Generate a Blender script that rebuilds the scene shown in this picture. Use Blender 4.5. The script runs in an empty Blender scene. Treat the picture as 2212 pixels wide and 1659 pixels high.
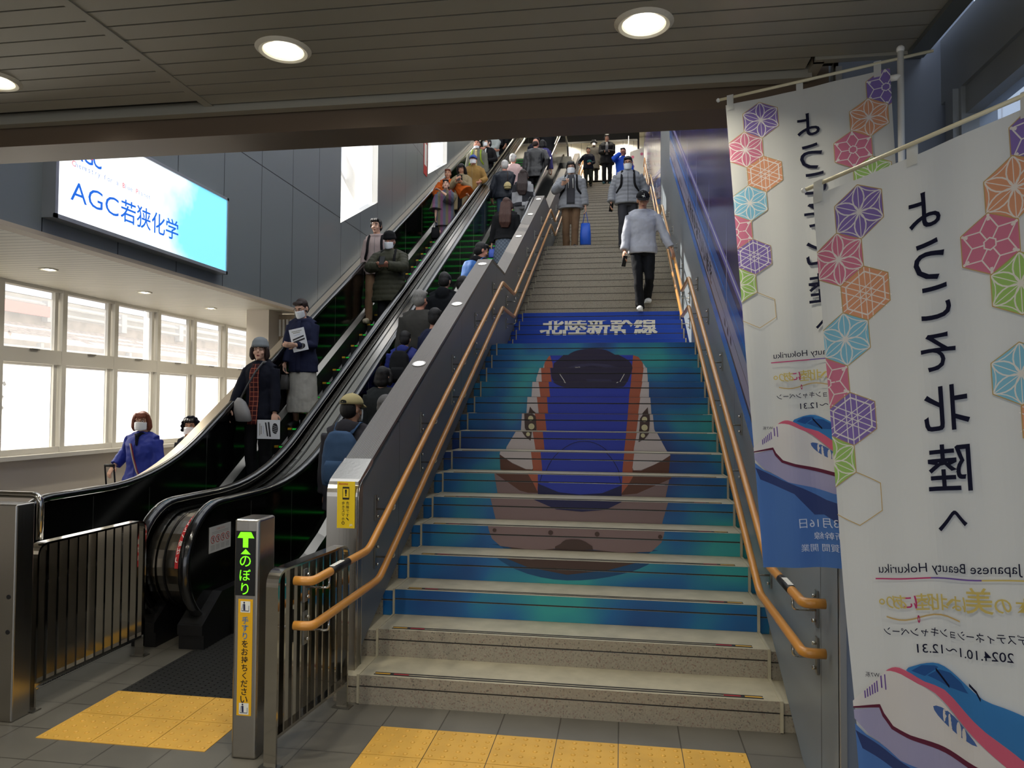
import bpy, bmesh, math, random
from math import sin, cos, pi, sqrt, atan2, radians
from mathutils import Vector, Matrix
from mathutils.geometry import tessellate_polygon

random.seed(7)
SC = bpy.context.scene
COL = SC.collection

# ------------------------------------------------------------------ camera
YAW, PITCH, ROLL, EYE = .15071, .0305, .00604, 1.64065
fw = Vector((-sin(YAW)*cos(PITCH), cos(YAW)*cos(PITCH), sin(PITCH)))
rt = Vector((cos(YAW), sin(YAW), 0)); up = rt.cross(fw)
r2 = cos(ROLL)*rt + sin(ROLL)*up; u2 = -sin(ROLL)*rt + cos(ROLL)*up
cd = bpy.data.cameras.new('camera'); cam = bpy.data.objects.new('camera', cd); COL.objects.link(cam)
cam.matrix_world = Matrix(((r2.x, u2.x, -fw.x, 0), (r2.y, u2.y, -fw.y, 0), (r2.z, u2.z, -fw.z, EYE), (0, 0, 0, 1)))
cd.sensor_fit = 'HORIZONTAL'; cd.sensor_width = 36; cd.lens = 36*1576.6/2212; cd.clip_start = .05; cd.clip_end = 300
SC.camera = cam

# ------------------------------------------------------------------ view, world, sun
SC.view_settings.view_transform = 'Standard'; SC.view_settings.look = 'None'
SC.view_settings.gamma = 1; SC.view_settings.use_curve_mapping = False
SC.view_settings.exposure = EXPOSURE = 0.35
W = bpy.data.worlds.new('world'); SC.world = W; W.use_nodes = True
wn = W.node_tree.nodes; wl = W.node_tree.links
bg = wn['Background']
tc = wn.new('ShaderNodeTexCoord'); sp = wn.new('ShaderNodeSeparateXYZ'); rmp = wn.new('ShaderNodeValToRGB')
wl.new(tc.outputs['Generated'], sp.inputs[0]); wl.new(sp.outputs['Z'], rmp.inputs[0])
rmp.color_ramp.elements[0].position = 0; rmp.color_ramp.elements[0].color = (.92, .93, .96, 1)
rmp.color_ramp.elements[1].position = .6; rmp.color_ramp.elements[1].color = (.62, .70, .86, 1)
wl.new(rmp.outputs[0], bg.inputs[0]); bg.inputs[1].default_value = 1.25
sd = bpy.data.lights.new('sun', 'SUN'); sd.energy = 9.0; sd.angle = .009; sd.color = (1, .95, .87)
sun = bpy.data.objects.new('sun', sd); COL.objects.link(sun)
sun.rotation_euler = Vector((1.0, -.35, -.72)).to_track_quat('-Z', 'Y').to_euler()
sun.location = (-20, 12, 20)

# ------------------------------------------------------------------ materials
def lin(c):
    return tuple(((x/255)/12.92 if x/255 <= .04045 else ((x/255+.055)/1.055)**2.4) for x in c)
MATS = {}
def mat(name, rgb, rough=.6, metal=0., spec=.5, noise=0., nscale=20., bump=0., bscale=60., emit=0., coat=0., trans=0., stretch=None):
    if name in MATS: return MATS[name]
    m = bpy.data.materials.new(name); m.use_nodes = True; nt = m.node_tree; N = nt.nodes; L = nt.links
    b = N['Principled BSDF']; c = lin(rgb)
    b.inputs['Base Color'].default_value = (*c, 1); b.inputs['Roughness'].default_value = rough
    b.inputs['Metallic'].default_value = metal; b.inputs['Specular IOR Level'].default_value = spec
    if coat: b.inputs['Coat Weight'].default_value = coat; b.inputs['Coat Roughness'].default_value = .05
    if emit:
        b.inputs['Emission Color'].default_value = (*c, 1); b.inputs['Emission Strength'].default_value = emit
    if noise or bump:
        t = N.new('ShaderNodeTexCoord'); src = t.outputs['Object']
        if stretch:
            mp = N.new('ShaderNodeMapping'); mp.inputs['Scale'].default_value = stretch
            L.new(src, mp.inputs[0]); src = mp.outputs[0]
    if noise:
        n = N.new('ShaderNodeTexNoise'); n.inputs['Scale'].default_value = nscale; n.inputs['Detail'].default_value = 5
        L.new(src, n.inputs['Vector'])
        r = N.new('ShaderNodeValToRGB'); r.color_ramp.elements[0].position = .3; r.color_ramp.elements[1].position = .7
        r.color_ramp.elements[0].color = (*[max(0, x*(1-noise)) for x in c], 1)
        r.color_ramp.elements[1].color = (*[min(1, x*(1+noise)) for x in c], 1)
        L.new(n.outputs[0], r.inputs[0]); L.new(r.outputs[0], b.inputs['Base Color'])
    if bump:
        n2 = N.new('ShaderNodeTexNoise'); n2.inputs['Scale'].default_value = bscale; n2.inputs['Detail'].default_value = 4
        L.new(src, n2.inputs['Vector'])
        bp = N.new('ShaderNodeBump'); bp.inputs['Strength'].default_value = bump; bp.inputs['Distance'].default_value = .01
        L.new(n2.outputs[0], bp.inputs['Height']); L.new(bp.outputs[0], b.inputs['Normal'])
    MATS[name] = m
    return m
def nodes_of(m): return m.node_tree.nodes, m.node_tree.links, m.node_tree.nodes['Principled BSDF']

# ------------------------------------------------------------------ mesh builder
def frame(d):
    d = d.normalized(); a = Vector((0, 0, 1)) if abs(d.z) < .9 else Vector((1, 0, 0))
    x = d.cross(a).normalized(); return x, d.cross(x).normalized()
class MB:
    def __init__(s): s.v = []; s.f = []; s.m = []; s.mats = []; s.sm = []
    def mi(s, m):
        if m not in s.mats: s.mats.append(m)
        return s.mats.index(m)
    def face(s, pts, m, smooth=False):
        i = len(s.v); s.v += [tuple(p) for p in pts]; s.f.append(tuple(range(i, i+len(pts)))); s.m.append(s.mi(m)); s.sm.append(smooth)
    def box(s, x0, y0, z0, x1, y1, z1, m):
        i = len(s.v)
        s.v += [(x, y, z) for x in (x0, x1) for y in (y0, y1) for z in (z0, z1)]
        for q in ((0, 1, 3, 2), (4, 6, 7, 5), (0, 4, 5, 1), (2, 3, 7, 6), (0, 2, 6, 4), (1, 5, 7, 3)):
            s.f.append(tuple(i+k for k in q)); s.m.append(s.mi(m)); s.sm.append(False)
    def prism(s, poly, a, b, m, axis='x', mside=None):
        # poly: 2D list; axis x: (y,z) extruded in x ; axis y: (x,z) ; axis z: (x,y)
        def P(p, t): return {'x': (t, p[0], p[1]), 'y': (p[0], t, p[1]), 'z': (p[0], p[1], t)}[axis]
        n = len(poly); i = len(s.v)
        s.v += [P(p, a) for p in poly]+[P(p, b) for p in poly]
        tri = tessellate_polygon([[Vector((p[0], p[1], 0)) for p in poly]])
        for t in tri:
            s.f.append(tuple(i+k for k in t)); s.m.append(s.mi(m)); s.sm.append(False)
            s.f.append(tuple(i+n+k for k in reversed(t))); s.m.append(s.mi(m)); s.sm.append(False)
        for k in range(n):
            s.f.append((i+k, i+(k+1) % n, i+n+(k+1) % n, i+n+k)); s.m.append(s.mi(mside or m)); s.sm.append(False)
    def tube(s, pts, r, m, n=10, caps=True, closed=False, flat=None):
        pts = [Vector(p) for p in pts]; N = len(pts)
        rs = r if isinstance(r, (list, tuple)) else [r]*N
        i0 = len(s.v); prev = None
        for k, p in enumerate(pts):
            if closed: d = pts[(k+1) % N]-pts[k-1]
            else: d = pts[min(k+1, N-1)]-pts[max(k-1, 0)]
            if d.length < 1e-9: d = Vector((0, 0, 1))
            d.normalize()
            if prev is None: x, y = frame(d)
            else:
                x = prev-d*prev.dot(d); x = x.normalized() if x.length > 1e-6 else frame(d)[0]; y = d.cross(x)
            prev = x
            rr = rs[k]; ra, rb = rr if isinstance(rr, (tuple, list)) else (rr, rr)
            # mitre so that the tube keeps its width in bends
            for j in range(n):
                a = 2*pi*j/n; s.v.append(tuple(p+x*(ra*cos(a))+y*(rb*sin(a))))
        R = N if closed else N-1
        for k in range(R):
            for j in range(n):
                a = i0+k*n+j; b = i0+k*n+(j+1) % n; c = i0+((k+1) % N)*n+(j+1) % n; d = i0+((k+1) % N)*n+j
                s.f.append((a, b, c, d)); s.m.append(s.mi(m)); s.sm.append(True)
        if caps and not closed:
            s.f.append(tuple(i0+j for j in reversed(range(n)))); s.m.append(s.mi(m)); s.sm.append(False)
            s.f.append(tuple(i0+(N-1)*n+j for j in range(n))); s.m.append(s.mi(m)); s.sm.append(False)
    def rings(s, R, m, n=20, pw=2.0):
        # R: list of (cx, cy, z, rx, ry) horizontal superellipse rings
        i0 = len(s.v)
        for (cx, cy, z, rx, ry) in R:
            for j in range(n):
                a = 2*pi*j/n; c, q = cos(a), sin(a)
                s.v.append((cx+rx*math.copysign(abs(c)**(2/pw), c), cy+ry*math.copysign(abs(q)**(2/pw), q), z))
        for k in range(len(R)-1):
            for j in range(n):
                s.f.append((i0+k*n+j, i0+k*n+(j+1) % n, i0+(k+1)*n+(j+1) % n, i0+(k+1)*n+j)); s.m.append(s.mi(m)); s.sm.append(True)
        s.f.append(tuple(i0+j for j in reversed(range(n)))); s.m.append(s.mi(m)); s.sm.append(False)
        s.f.append(tuple(i0+(len(R)-1)*n+j for j in range(n))); s.m.append(s.mi(m)); s.sm.append(False)
    def ball(s, c, r, m, nu=14, nv=9, M=None, zmin=-1, zmax=1):
        rx, ry, rz = r if isinstance(r, (tuple, list)) else (r, r, r)
        i0 = len(s.v); a0 = math.asin(max(-1, zmin)); a1 = math.asin(min(1, zmax))
        for k in range(nv+1):
            ph = a0+(a1-a0)*k/nv
            for j in range(nu):
                th = 2*pi*j/nu
                p = Vector((rx*cos(ph)*cos(th), ry*cos(ph)*sin(th), rz*sin(ph)))
                if M is not None: p = M @ p
                s.v.append(tuple(p+Vector(c)))
        for k in range(nv):
            for j in range(nu):
                s.f.append((i0+k*nu+j, i0+k*nu+(j+1) % nu, i0+(k+1)*nu+(j+1) % nu, i0+(k+1)*nu+j)); s.m.append(s.mi(m)); s.sm.append(True)
        s.f.append(tuple(i0+j for j in reversed(range(nu)))); s.m.append(s.mi(m)); s.sm.append(True)
        s.f.append(tuple(i0+nv*nu+j for j in range(nu))); s.m.append(s.mi(m)); s.sm.append(True)
    def grid(s, fn, nu, nv, m, smooth=True):
        i0 = len(s.v)
        for j in range(nv+1):
            for i in range(nu+1): s.v.append(tuple(fn(i, j)))
        for j in range(nv):
            for i in range(nu):
                a = i0+j*(nu+1)+i; s.f.append((a, a+1, a+nu+2, a+nu+1)); s.m.append(s.mi(m)); s.sm.append(smooth)
    def build(s, name, parent=None, loc=None, bevel=0, solid=0, rename=True):
        me = bpy.data.meshes.new(name); me.from_pydata(s.v, [], s.f)
        for m in s.mats: me.materials.append(m)
        me.polygons.foreach_set('material_index', s.m); me.polygons.foreach_set('use_smooth', s.sm)
        me.update()
        o = bpy.data.objects.new(name, me); COL.objects.link(o)
        if parent is not None: o.parent = parent
        if loc: o.location = loc
        if bevel:
            b = o.modifiers.new('b', 'BEVEL'); b.width = bevel; b.segments = 3; b.limit_method = 'ANGLE'; b.angle_limit = radians(40)
        return o
def tag(o, label=None, cat=None, group=None, kind=None):
    if label: o['label'] = label
    if cat: o['category'] = cat
    if group: o['group'] = group
    if kind: o['kind'] = kind
    return o
def empty(name, loc=(0, 0, 0), rz=0, label=None, cat=None, group=None):
    o = bpy.data.objects.new(name, None); o.empty_display_size = .1; COL.objects.link(o)
    o.location = loc; o.rotation_euler = (0, 0, rz)
    return tag(o, label, cat, group)
def struct(mb, name): return tag(mb.build(name), kind='structure')

# ------------------------------------------------------------------ lettering (Blender's own font, meshed)
TXT = bpy.data.scenes.new('lettering'); TCACHE = {}
def text2d(s, bold=0., spacing=1.):
    """triangles of a string, unit em height, origin at the lower left; also its (x0,y0,x1,y1)"""
    k = (s, bold, spacing)
    if k in TCACHE: return TCACHE[k]
    cu = bpy.data.curves.new('t', 'FONT'); cu.body = s; cu.size = 1; cu.offset = bold; cu.space_character = spacing; cu.resolution_u = 3
    o = bpy.data.objects.new('t', cu); TXT.collection.objects.link(o)
    vl = TXT.view_layers[0]; vl.update(); dg = vl.depsgraph
    me = o.evaluated_get(dg).to_mesh(); me.calc_loop_triangles()
    P = [(v.co.x, v.co.y) for v in me.vertices]
    T = [[P[i] for i in t.vertices] for t in me.loop_triangles]
    o.evaluated_get(dg).to_mesh_clear(); bpy.data.objects.remove(o); bpy.data.curves.remove(cu)
    if not P: P = [(0, 0)]
    bb = (min(p[0] for p in P), min(p[1] for p in P), max(p[0] for p in P), max(p[1] for p in P))
    TCACHE[k] = (T, bb); return TCACHE[k]
def text_fit(s, x0, y0, x1, y1, bold=0., mirror=False, keep=False, spacing=1.):
    """triangles of s stretched to a box (keep: same aspect, centred)"""
    T, b = text2d(s, min(bold, .014), spacing)
    w, h = max(b[2]-b[0], 1e-6), max(b[3]-b[1], 1e-6)
    sx, sy = (x1-x0)/w, (y1-y0)/h
    if keep: sx = sy = min(abs(sx), abs(sy))
    mx, my = (x0+x1)/2, (y0+y1)/2; cx, cy = (b[0]+b[2])/2, (b[1]+b[3])/2
    g = -1 if mirror else 1
    return [[(mx+g*(p[0]-cx)*sx, my+(p[1]-cy)*sy) for p in t] for t in T]
def tess(poly):
    return [[poly[i] for i in t] for t in tessellate_polygon([[Vector((p[0], p[1], 0)) for p in poly]])]
def clip(poly, ax, lo, hi):
    for s, lim in ((1, lo), (-1, hi)):
        out = []; n = len(poly)
        for i in range(n):
            a, b = poly[i], poly[(i+1) % n]; da, db = s*(a[ax]-lim), s*(b[ax]-lim)
            if da >= 0: out.append(a)
            if (da > 0 > db) or (da < 0 < db):
                t = da/(da-db); out.append((a[0]+(b[0]-a[0])*t, a[1]+(b[1]-a[1])*t))
        poly = out
        if len(poly) < 3: return []
    return poly
def line2d(pts, w, closed=False):
    """thin polyline as quads"""
    out = []; n = len(pts)
    for i in range(n if closed else n-1):
        a, b = pts[i], pts[(i+1) % n]; dx, dy = b[0]-a[0], b[1]-a[1]; l = sqrt(dx*dx+dy*dy) or 1e-9
        ex, ey = dx/l*w*.3, dy/l*w*.3; nx, ny = -dy/l*w/2, dx/l*w/2
        out.append([(a[0]-ex+nx, a[1]-ey+ny), (a[0]-ex-nx, a[1]-ey-ny), (b[0]+ex-nx, b[1]+ey-ny), (b[0]+ex+nx, b[1]+ey+ny)])
    return out
def circ(cx, cy, r, n=20, a0=0, a1=2*pi): return [(cx+r*cos(a0+(a1-a0)*i/n), cy+r*sin(a0+(a1-a0)*i/n)) for i in range(n if a1-a0 >= 2*pi-1e-6 else n+1)]
def paint(mb, polys, fn, m):
    for p in polys: mb.face([fn(*q) for q in p], m)
def smooth_poly(pts, k=3):
    """Catmull-Rom through closed points"""
    n = len(pts); out = []
    for i in range(n):
        p0, p1, p2, p3 = pts[i-1], pts[i], pts[(i+1) % n], pts[(i+2) % n]
        for j in range(k):
            t = j/k
            out.append(tuple(.5*((2*p1[a])+(-p0[a]+p2[a])*t+(2*p0[a]-5*p1[a]+4*p2[a]-p3[a])*t*t+(-p0[a]+3*p1[a]-3*p2[a]+p3[a])*t**3) for a in (0, 1)))
    return out
# ================================================================== dimensions
D, R_, Y1, YL = .31373, .1575, 3.89433, 1.22766          # tread, riser, first nosing, landing run
XL, XR = -1.4316, .787                                   # tread ends
XW, XB = .83, -1.5                                       # right wall face, balustrade face
ZC, YC = 3.0, 3.1                                        # concourse ceiling, lintel
TOPZ = 60*R_
def ynose(n):
    return Y1+(n-1)*D+((n-1)//15)*(YL-D)
def znose_line(Y, off=0.):
    """line through the nosings (level over the landings)"""
    z = 0.
    for k in range(4):
        a = ynose(15*k+1); b = ynose(15*k+15)
        if Y >= a-1e-9 or k == 0:
            z = (15*k+1)*R_+(min(max(Y, a if k else -1e9), b)-a)/D*R_
    return z+off
def nose_path(off, y0=None, y1=None):
    pts = []
    for k in range(4):
        pts += [(ynose(15*k+1), (15*k+1)*R_+off), (ynose(15*k+15), (15*k+15)*R_+off)]
        if k < 3: pts[-1:] = [(ynose(15*k+15), (15*k+15)*R_+off), (ynose(15*k+16)-D, (15*k+15)*R_+off)]
    return pts
TE = .57735
def zesc(Y): return min(max(.31+.577*(Y-6.7), 0), TOPZ)

# ================================================================== setting materials
stainless = mat('stainless', (176, 172, 165), .24, 1., bump=.04, bscale=40, stretch=(1, 1, .04))
polished = mat('polished_steel', (186, 182, 174), .09, 1.)
brushed = mat('brushed_steel', (150, 148, 142), .34, 1., bump=.05, bscale=60, stretch=(.05, 1, 1))
darkmetal = mat('dark_metal', (40, 40, 40), .4, .6)
black = mat('black', (12, 12, 13), .45)
rubber = mat('rubber_black', (16, 16, 17), .35)
white = mat('white_paint', (228, 226, 220), .5)
slatm = mat('ceiling_slat', (158, 154, 141), .42, .3)
gapm = mat('ceiling_gap', (14, 13, 12), .9)
terr = mat('terrazzo', (150, 144, 128), .55, noise=.0)
N, L, b = nodes_of(terr)
tcn = N.new('ShaderNodeTexCoord'); vo = N.new('ShaderNodeTexVoronoi'); vo.inputs['Scale'].default_value = 150
rr = N.new('ShaderNodeValToRGB'); el = rr.color_ramp.elements
el[0].position = 0; el[0].color = (*lin((96, 90, 82)), 1); el[1].position = 1; el[1].color = (*lin((170, 162, 146)), 1)
for p, c in ((.10, (104, 98, 88)), (.2, (140, 132, 116)), (.75, (152, 144, 126)), (.85, (126, 104, 92))):
    e = el.new(p); e.color = (*lin(c), 1)
L.new(tcn.outputs['Object'], vo.inputs['Vector']); L.new(vo.outputs['Color'], rr.inputs[0]); L.new(rr.outputs[0], b.inputs['Base Color'])
tread = mat('tread_stone', (168, 160, 136), .5, noise=.12, nscale=9)
def seam_mat(name, rgb, w, h, org, rough=.38, metal=0., mort=.006, mrgb=(30, 32, 34), plane='yz'):
    m = mat(name, rgb, rough, metal, spec=.6)
    N, L, b = nodes_of(m)
    t = N.new('ShaderNodeTexCoord'); s = N.new('ShaderNodeSeparateXYZ'); c = N.new('ShaderNodeCombineXYZ'); mp = N.new('ShaderNodeMapping')
    br = N.new('ShaderNodeTexBrick'); br.offset = 0; br.squash = 1
    L.new(t.outputs['Object'], s.inputs[0]); A, B = {'yz': ('Y', 'Z'), 'xz': ('X', 'Z'), 'xy': ('X', 'Y')}[plane]
    L.new(s.outputs[A], c.inputs[0]); L.new(s.outputs[B], c.inputs[1]); L.new(c.outputs[0], mp.inputs[0])
    mp.inputs['Location'].default_value = (-org[0], -org[1], 0); L.new(mp.outputs[0], br.inputs['Vector'])
    br.inputs['Scale'].default_value = 1; br.inputs['Brick Width'].default_value = w; br.inputs['Row Height'].default_value = h
    br.inputs['Mortar Size'].default_value = mort; br.inputs['Mortar Smooth'].default_value = .1
    cc = lin(rgb); br.inputs['Color1'].default_value = (*cc, 1); br.inputs['Color2'].default_value = (*[x*.96 for x in cc], 1)
    br.inputs['Mortar'].default_value = (*lin(mrgb), 1); L.new(br.outputs['Color'], b.inputs['Base Color'])
    return m, br
panelm, _ = seam_mat('wall_panel', (136, 142, 142), .86, 2.63, (6.722, 1.99), .33, .25)
panelr, _ = seam_mat('stair_panel', (130, 139, 146), 2.4, 30, (3.28, -10), .42, .2, mort=.004)
balp, _ = seam_mat('balustrade_panel', (104, 110, 116), 1.9, 30, (4.6, -10), .42, .2, mort=.004)
floorm, fbr = seam_mat('floor_tile', (112, 108, 98), .3, .3, (-1.219, 3.3416), .38, 0, .0035, (70, 66, 58), 'xy')
fN, fL, fb = nodes_of(floorm)
no = fN.new('ShaderNodeTexNoise'); no.inputs['Scale'].default_value = 3; no.inputs['Detail'].default_value = 6
mixf = fN.new('ShaderNodeMix'); mixf.data_type = 'RGBA'; mixf.blend_type = 'MULTIPLY'; mixf.inputs[0].default_value = .5
fL.new(fN['Texture Coordinate'].outputs['Object'], no.inputs['Vector'])
fL.new(fbr.outputs['Color'], mixf.inputs[6]); fL.new(no.outputs[0], mixf.inputs[7]); fL.new(mixf.outputs[2], fb.inputs['Base Color'])
hallw, _ = seam_mat('hall_panel', (226, 222, 214), .42, 20, (0, 0), .5, 0, .012, (150, 150, 150), 'xz')
beige = mat('alcove_wall', (214, 204, 190), .6)
alcc, _ = seam_mat('alcove_ceiling', (226, 220, 204), 30, .1, (0, 0), .5, 0, .006, (150, 142, 128), 'xy')
frame_m = mat('window_frame', (226, 222, 212), .4)
conc = mat('concrete', (150, 146, 138), .8, noise=.2, nscale=2)

# ================================================================== floor and ceilings
m = MB(); m.box(-6.6, -7, -.12, 1.35, 12.6, 0, floorm); struct(m, 'floor')
m = MB()
m.box(-6.6, -6, ZC+.02, 1.133, YC-.04, ZC+.06, gapm)
k = 0; y = YC-.075
while y > -6:
    for x0, x1, dy in ((-6.6, -1.885, .045), (-1.845, 1.07, 0)):
        yy = y-dy
        if yy > YC-.16 and x1 > 1 and False: continue
        m.box(x0, yy-.090, ZC, x1 if not (x1 > 1 and yy > 2.93) else .72, yy, ZC+.02, slatm)
    y -= .098
m.box(-1.885, -6, ZC-.004, -1.845, YC-.06, ZC+.03, slatm)
struct(m, 'ceiling')
m = MB()
m.box(-4.45, YC-.06, ZC-.03, .75, YC-.012, ZC+.03, slatm)                      # edge trim
m.box(.735, 2.95, ZC-.012, .775, YC, ZC+.03, slatm); m.box(.735, 2.93, ZC-.012, 1.133, 2.965, ZC+.03, slatm)
m.box(1.07, -6, ZC-.02, 1.133, 2.95, ZC+.03, mat('edge_trim', (108, 112, 110), .4, .5))
struct(m, 'trim_1')
lint = mat('lintel', (104, 88, 72), .38, .35)
m = MB(); m.box(-4.45, YC, 2.885, .86, YC+.22, 5.4, lint); struct(m, 'wall_lintel')

# ================================================================== side walls of the stairwell
WX = -4.45
win = [(11.0, 12.75, 4.545, 5.36), (16.2, 18.0, 6.985, 7.83)]
m = MB()
outer = [(YC, 2.95), (9.75, 2.95), (9.75, 0), (30, 0), (30, 12.9), (22, 12.9), (YC, 5.6)]
holes = [[(a, za), (b_, zb), (b_, zb+2.6), (a, za+2.6)] for a, b_, za, zb in win]
loops = [[Vector((p[0], p[1], 0)) for p in lp] for lp in [outer]+holes]
flat = [p for lp in [outer]+holes for p in lp]
for t in tessellate_polygon(loops):
    m.face([(WX, *flat[i]) for i in t], panelm); m.face([(WX-.16, *flat[i]) for i in t], white)
for lp in [outer]+holes:
    for i in range(len(lp)):
        a, c = lp[i], lp[(i+1) % len(lp)]
        m.face([(WX, *a), (WX, *c), (WX-.16, *c), (WX-.16, *a)], panelm if lp is outer else white)
struct(m, 'wall_left')
glassv = mat('window_glass', (235, 240, 245), .3)
def make_veil(name, amount, rgb, tint=1.0):
    """glass with window glare mixed in as white haze: mostly clear, a little translucent white"""
    m = bpy.data.materials.new(name); m.use_nodes = True; N = m.node_tree.nodes; L = m.node_tree.links
    N.remove(N['Principled BSDF']); o = N['Material Output']
    tr = N.new('ShaderNodeBsdfTransparent'); tl = N.new('ShaderNodeBsdfTranslucent'); df = N.new('ShaderNodeBsdfDiffuse')
    mx = N.new('ShaderNodeMixShader'); m2 = N.new('ShaderNodeMixShader')
    tr.inputs[0].default_value = (tint, tint, tint, 1)
    tl.inputs[0].default_value = (*lin(rgb), 1); df.inputs[0].default_value = (*lin(rgb), 1)
    m2.inputs[0].default_value = .25; L.new(tl.outputs[0], m2.inputs[1]); L.new(df.outputs[0], m2.inputs[2])
    mx.inputs[0].default_value = amount; L.new(tr.outputs[0], mx.inputs[1]); L.new(m2.outputs[0], mx.inputs[2]); L.new(mx.outputs[0], o.inputs[0])
    return m
veil = make_veil('glare_haze_glass', .22, (245, 245, 245))  # white haze in the panes imitates the glare of the bright outside
frost = make_veil('frosted_glass', .93, (244, 244, 240))
veil_r = make_veil('tinted_glass', .35, (150, 170, 200), .8)
for i, (a, b_, za, zb) in enumerate(win):
    m = MB(); m.face([(WX-.1, a, za), (WX-.1, b_, zb), (WX-.1, b_, zb+2.6), (WX-.1, a, za+2.6)], make_veil('high_pane_%d' % i, .3, (250, 250, 250)))
    w = struct(m, 'window_%d' % (i+1))
    g = MB(); g.prism([(a-.3, za+1.55), (b_+.2, za+.55), (b_+.2, za+.95), (a-.3, za+1.95)], WX-.62, WX-.5, white, 'x')
    g.prism([(b_-.3, za), (b_-.12, za), (b_-.12, zb+2.6), (b_-.3, zb+2.6)], WX-.5, WX-.38, white, 'x')
    tag(g.build('brace', w), 'white diagonal steel brace outside')
# right wall: its lower edge follows the nosings
m = MB()
low = [(2.97, 0), (3.60, 0.0)]+nose_path(-.01)+[(30, TOPZ), (30, 12.9), (22, 12.9), (2.97, 5.4)]
m.prism(low, XW, XW+.16, panelr, 'x'); m.prism([(2.97, 0)]+[(30, 0), (30, TOPZ)]+nose_path(.03)[::-1], XW+.05, XW+.15, panelr, 'x'); struct(m, 'wall_right')
m = MB(); m.box(XW, 2.965, 0, 1.32, 3.03, ZC+.3, mat('corner_panel', (118, 126, 140), .45, .2)); m.box(XW-.012, 2.955, 0, XW+.01, 2.975, ZC-.03, mat('corner_bead', (150, 150, 148), .4, .5))
struct(m, 'wall_corner')
# roof over the stairwell and the upper hall
m = MB()
m.prism([(22, 12.5), (30, 12.5), (30, 12.7), (22, 12.7)], WX-.1, XW+.15, slatm, 'x')
for k in range(9):
    a, c = YC+k*(22-YC)/8, YC+k*(22-YC)/8; z = 5.5+k*7.1/8; m.box(WX-.1, a-.06, z-.12, XW+.15, a+.06, z+.04, slatm)
cl2 = struct(m, 'ceiling_2')
m = MB(); m.face([(WX-.1, YC, 5.5), (XW+.15, YC, 5.5), (XW+.15, 22, 12.6), (WX-.1, 22, 12.6)], make_veil('added_skylight', 1.0, (242, 244, 244))); m.build('added_skylight_sheet', cl2)  # unseen translucent roof sheet, added to let more daylight into the stairwell
m = MB(); m.box(WX, 22.55, TOPZ-.2, -1.6, 30, TOPZ, tread); m.box(-1.6, ynose(60), TOPZ-.2, 4, 30, TOPZ-.001, tread); struct(m, 'floor_2')
m = MB(); m.box(-6, 29.5, TOPZ, 4.5, 29.7, 12.6, hallw)
m.box(-6, 29.4, 10.75, 4.5, 29.5, 10.8, mat('dado', (120, 124, 130), .5)); struct(m, 'wall_back')
m = MB(); m.box(-3.4, 28.3, 12.0, .55, 28.5, 12.5, black); m.box(.55, 28.3, 9.5, .62, 28.5, 12.5, black); struct(m, 'trim_2')

# ================================================================== the staircase
m = MB()
GRV = mat('riser_groove', (52, 48, 42), .6)
def stair_band(m, x0, x1, dz=0., dy=0., mt=tread, mr=terr, lo=1, hi=60, groove=True):
    for n in range(lo, hi+1):
        y, z = ynose(n)+dy, n*R_+dz
        yn = (ynose(n+1) if n < 60 else y+.6)+dy
        m.face([(x0, y, z), (x1, y, z), (x1, yn+.01, z), (x0, yn+.01, z)], mt)
        zb = z-R_
        if groove:
            for za, zz, dd, mm in ((z, z-.056, 0, mr), (z-.056, z-.064, .006, GRV), (z-.064, zb, .003, mr)):
                m.face([(x0, y+dd, zz), (x1, y+dd, zz), (x1, y+dd, za), (x0, y+dd, za)], mm)
            m.face([(x0, y, z-.056), (x1, y, z-.056), (x1, y+.006, z-.056), (x0, y+.006, z-.056)], GRV)
        else:
            m.face([(x0, y, zb), (x1, y, zb), (x1, y, z), (x0, y, z)], mr)
stair_band(m, XL, XR)
stair_band(m, XL-.013, XL, .004, -.006, tread, tread, groove=False)
stair_band(m, XR, XR+.016, .004, -.006, tread, tread, groove=False)
stair_band(m, XB-.085, XL-.013, -.012, .012)
stair_band(m, XR+.016, XW+.06, -.012, .012)
for x in (XL-.013, XL, XR, XR+.016):
    for n in range(1, 61):
        y, z = ynose(n)-.006, n*R_+.004; yn = ynose(n+1) if n < 60 else y+.3
        m.face([(x, y, z-R_-.02), (x, yn+.02, z-R_-.02), (x, yn+.02, z), (x, y, z)], tread)
stairs = struct(m, 'stairs')
# anti-slip strips let into the treads (parts of the stairs)
sblk, sred, syel = mat('strip_black', (20, 18, 17), .7), mat('strip_red', (150, 28, 34), .6), mat('strip_yellow', (196, 150, 40), .6)
for n in range(1, 46):
    y, z = ynose(n), n*R_; q = MB()
    for yy in (.020, .046): q.box(XL+.075, y+yy, z-.002, XR-.075, y+yy+.010, z+.0022, sblk)
    if n <= 16:
        for s, x in ((1, XL+.08), (-1, XR-.08)):
            for c, a, b_ in ((syel, 0, .085), (sblk, .085, .105), (sred, .105, .19)):
                q.box(min(x+s*a, x+s*b_), y+.030, z-.002, max(x+s*a, x+s*b_), y+.046, z+.002, c)
    q.build('tread_strip', stairs)

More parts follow.
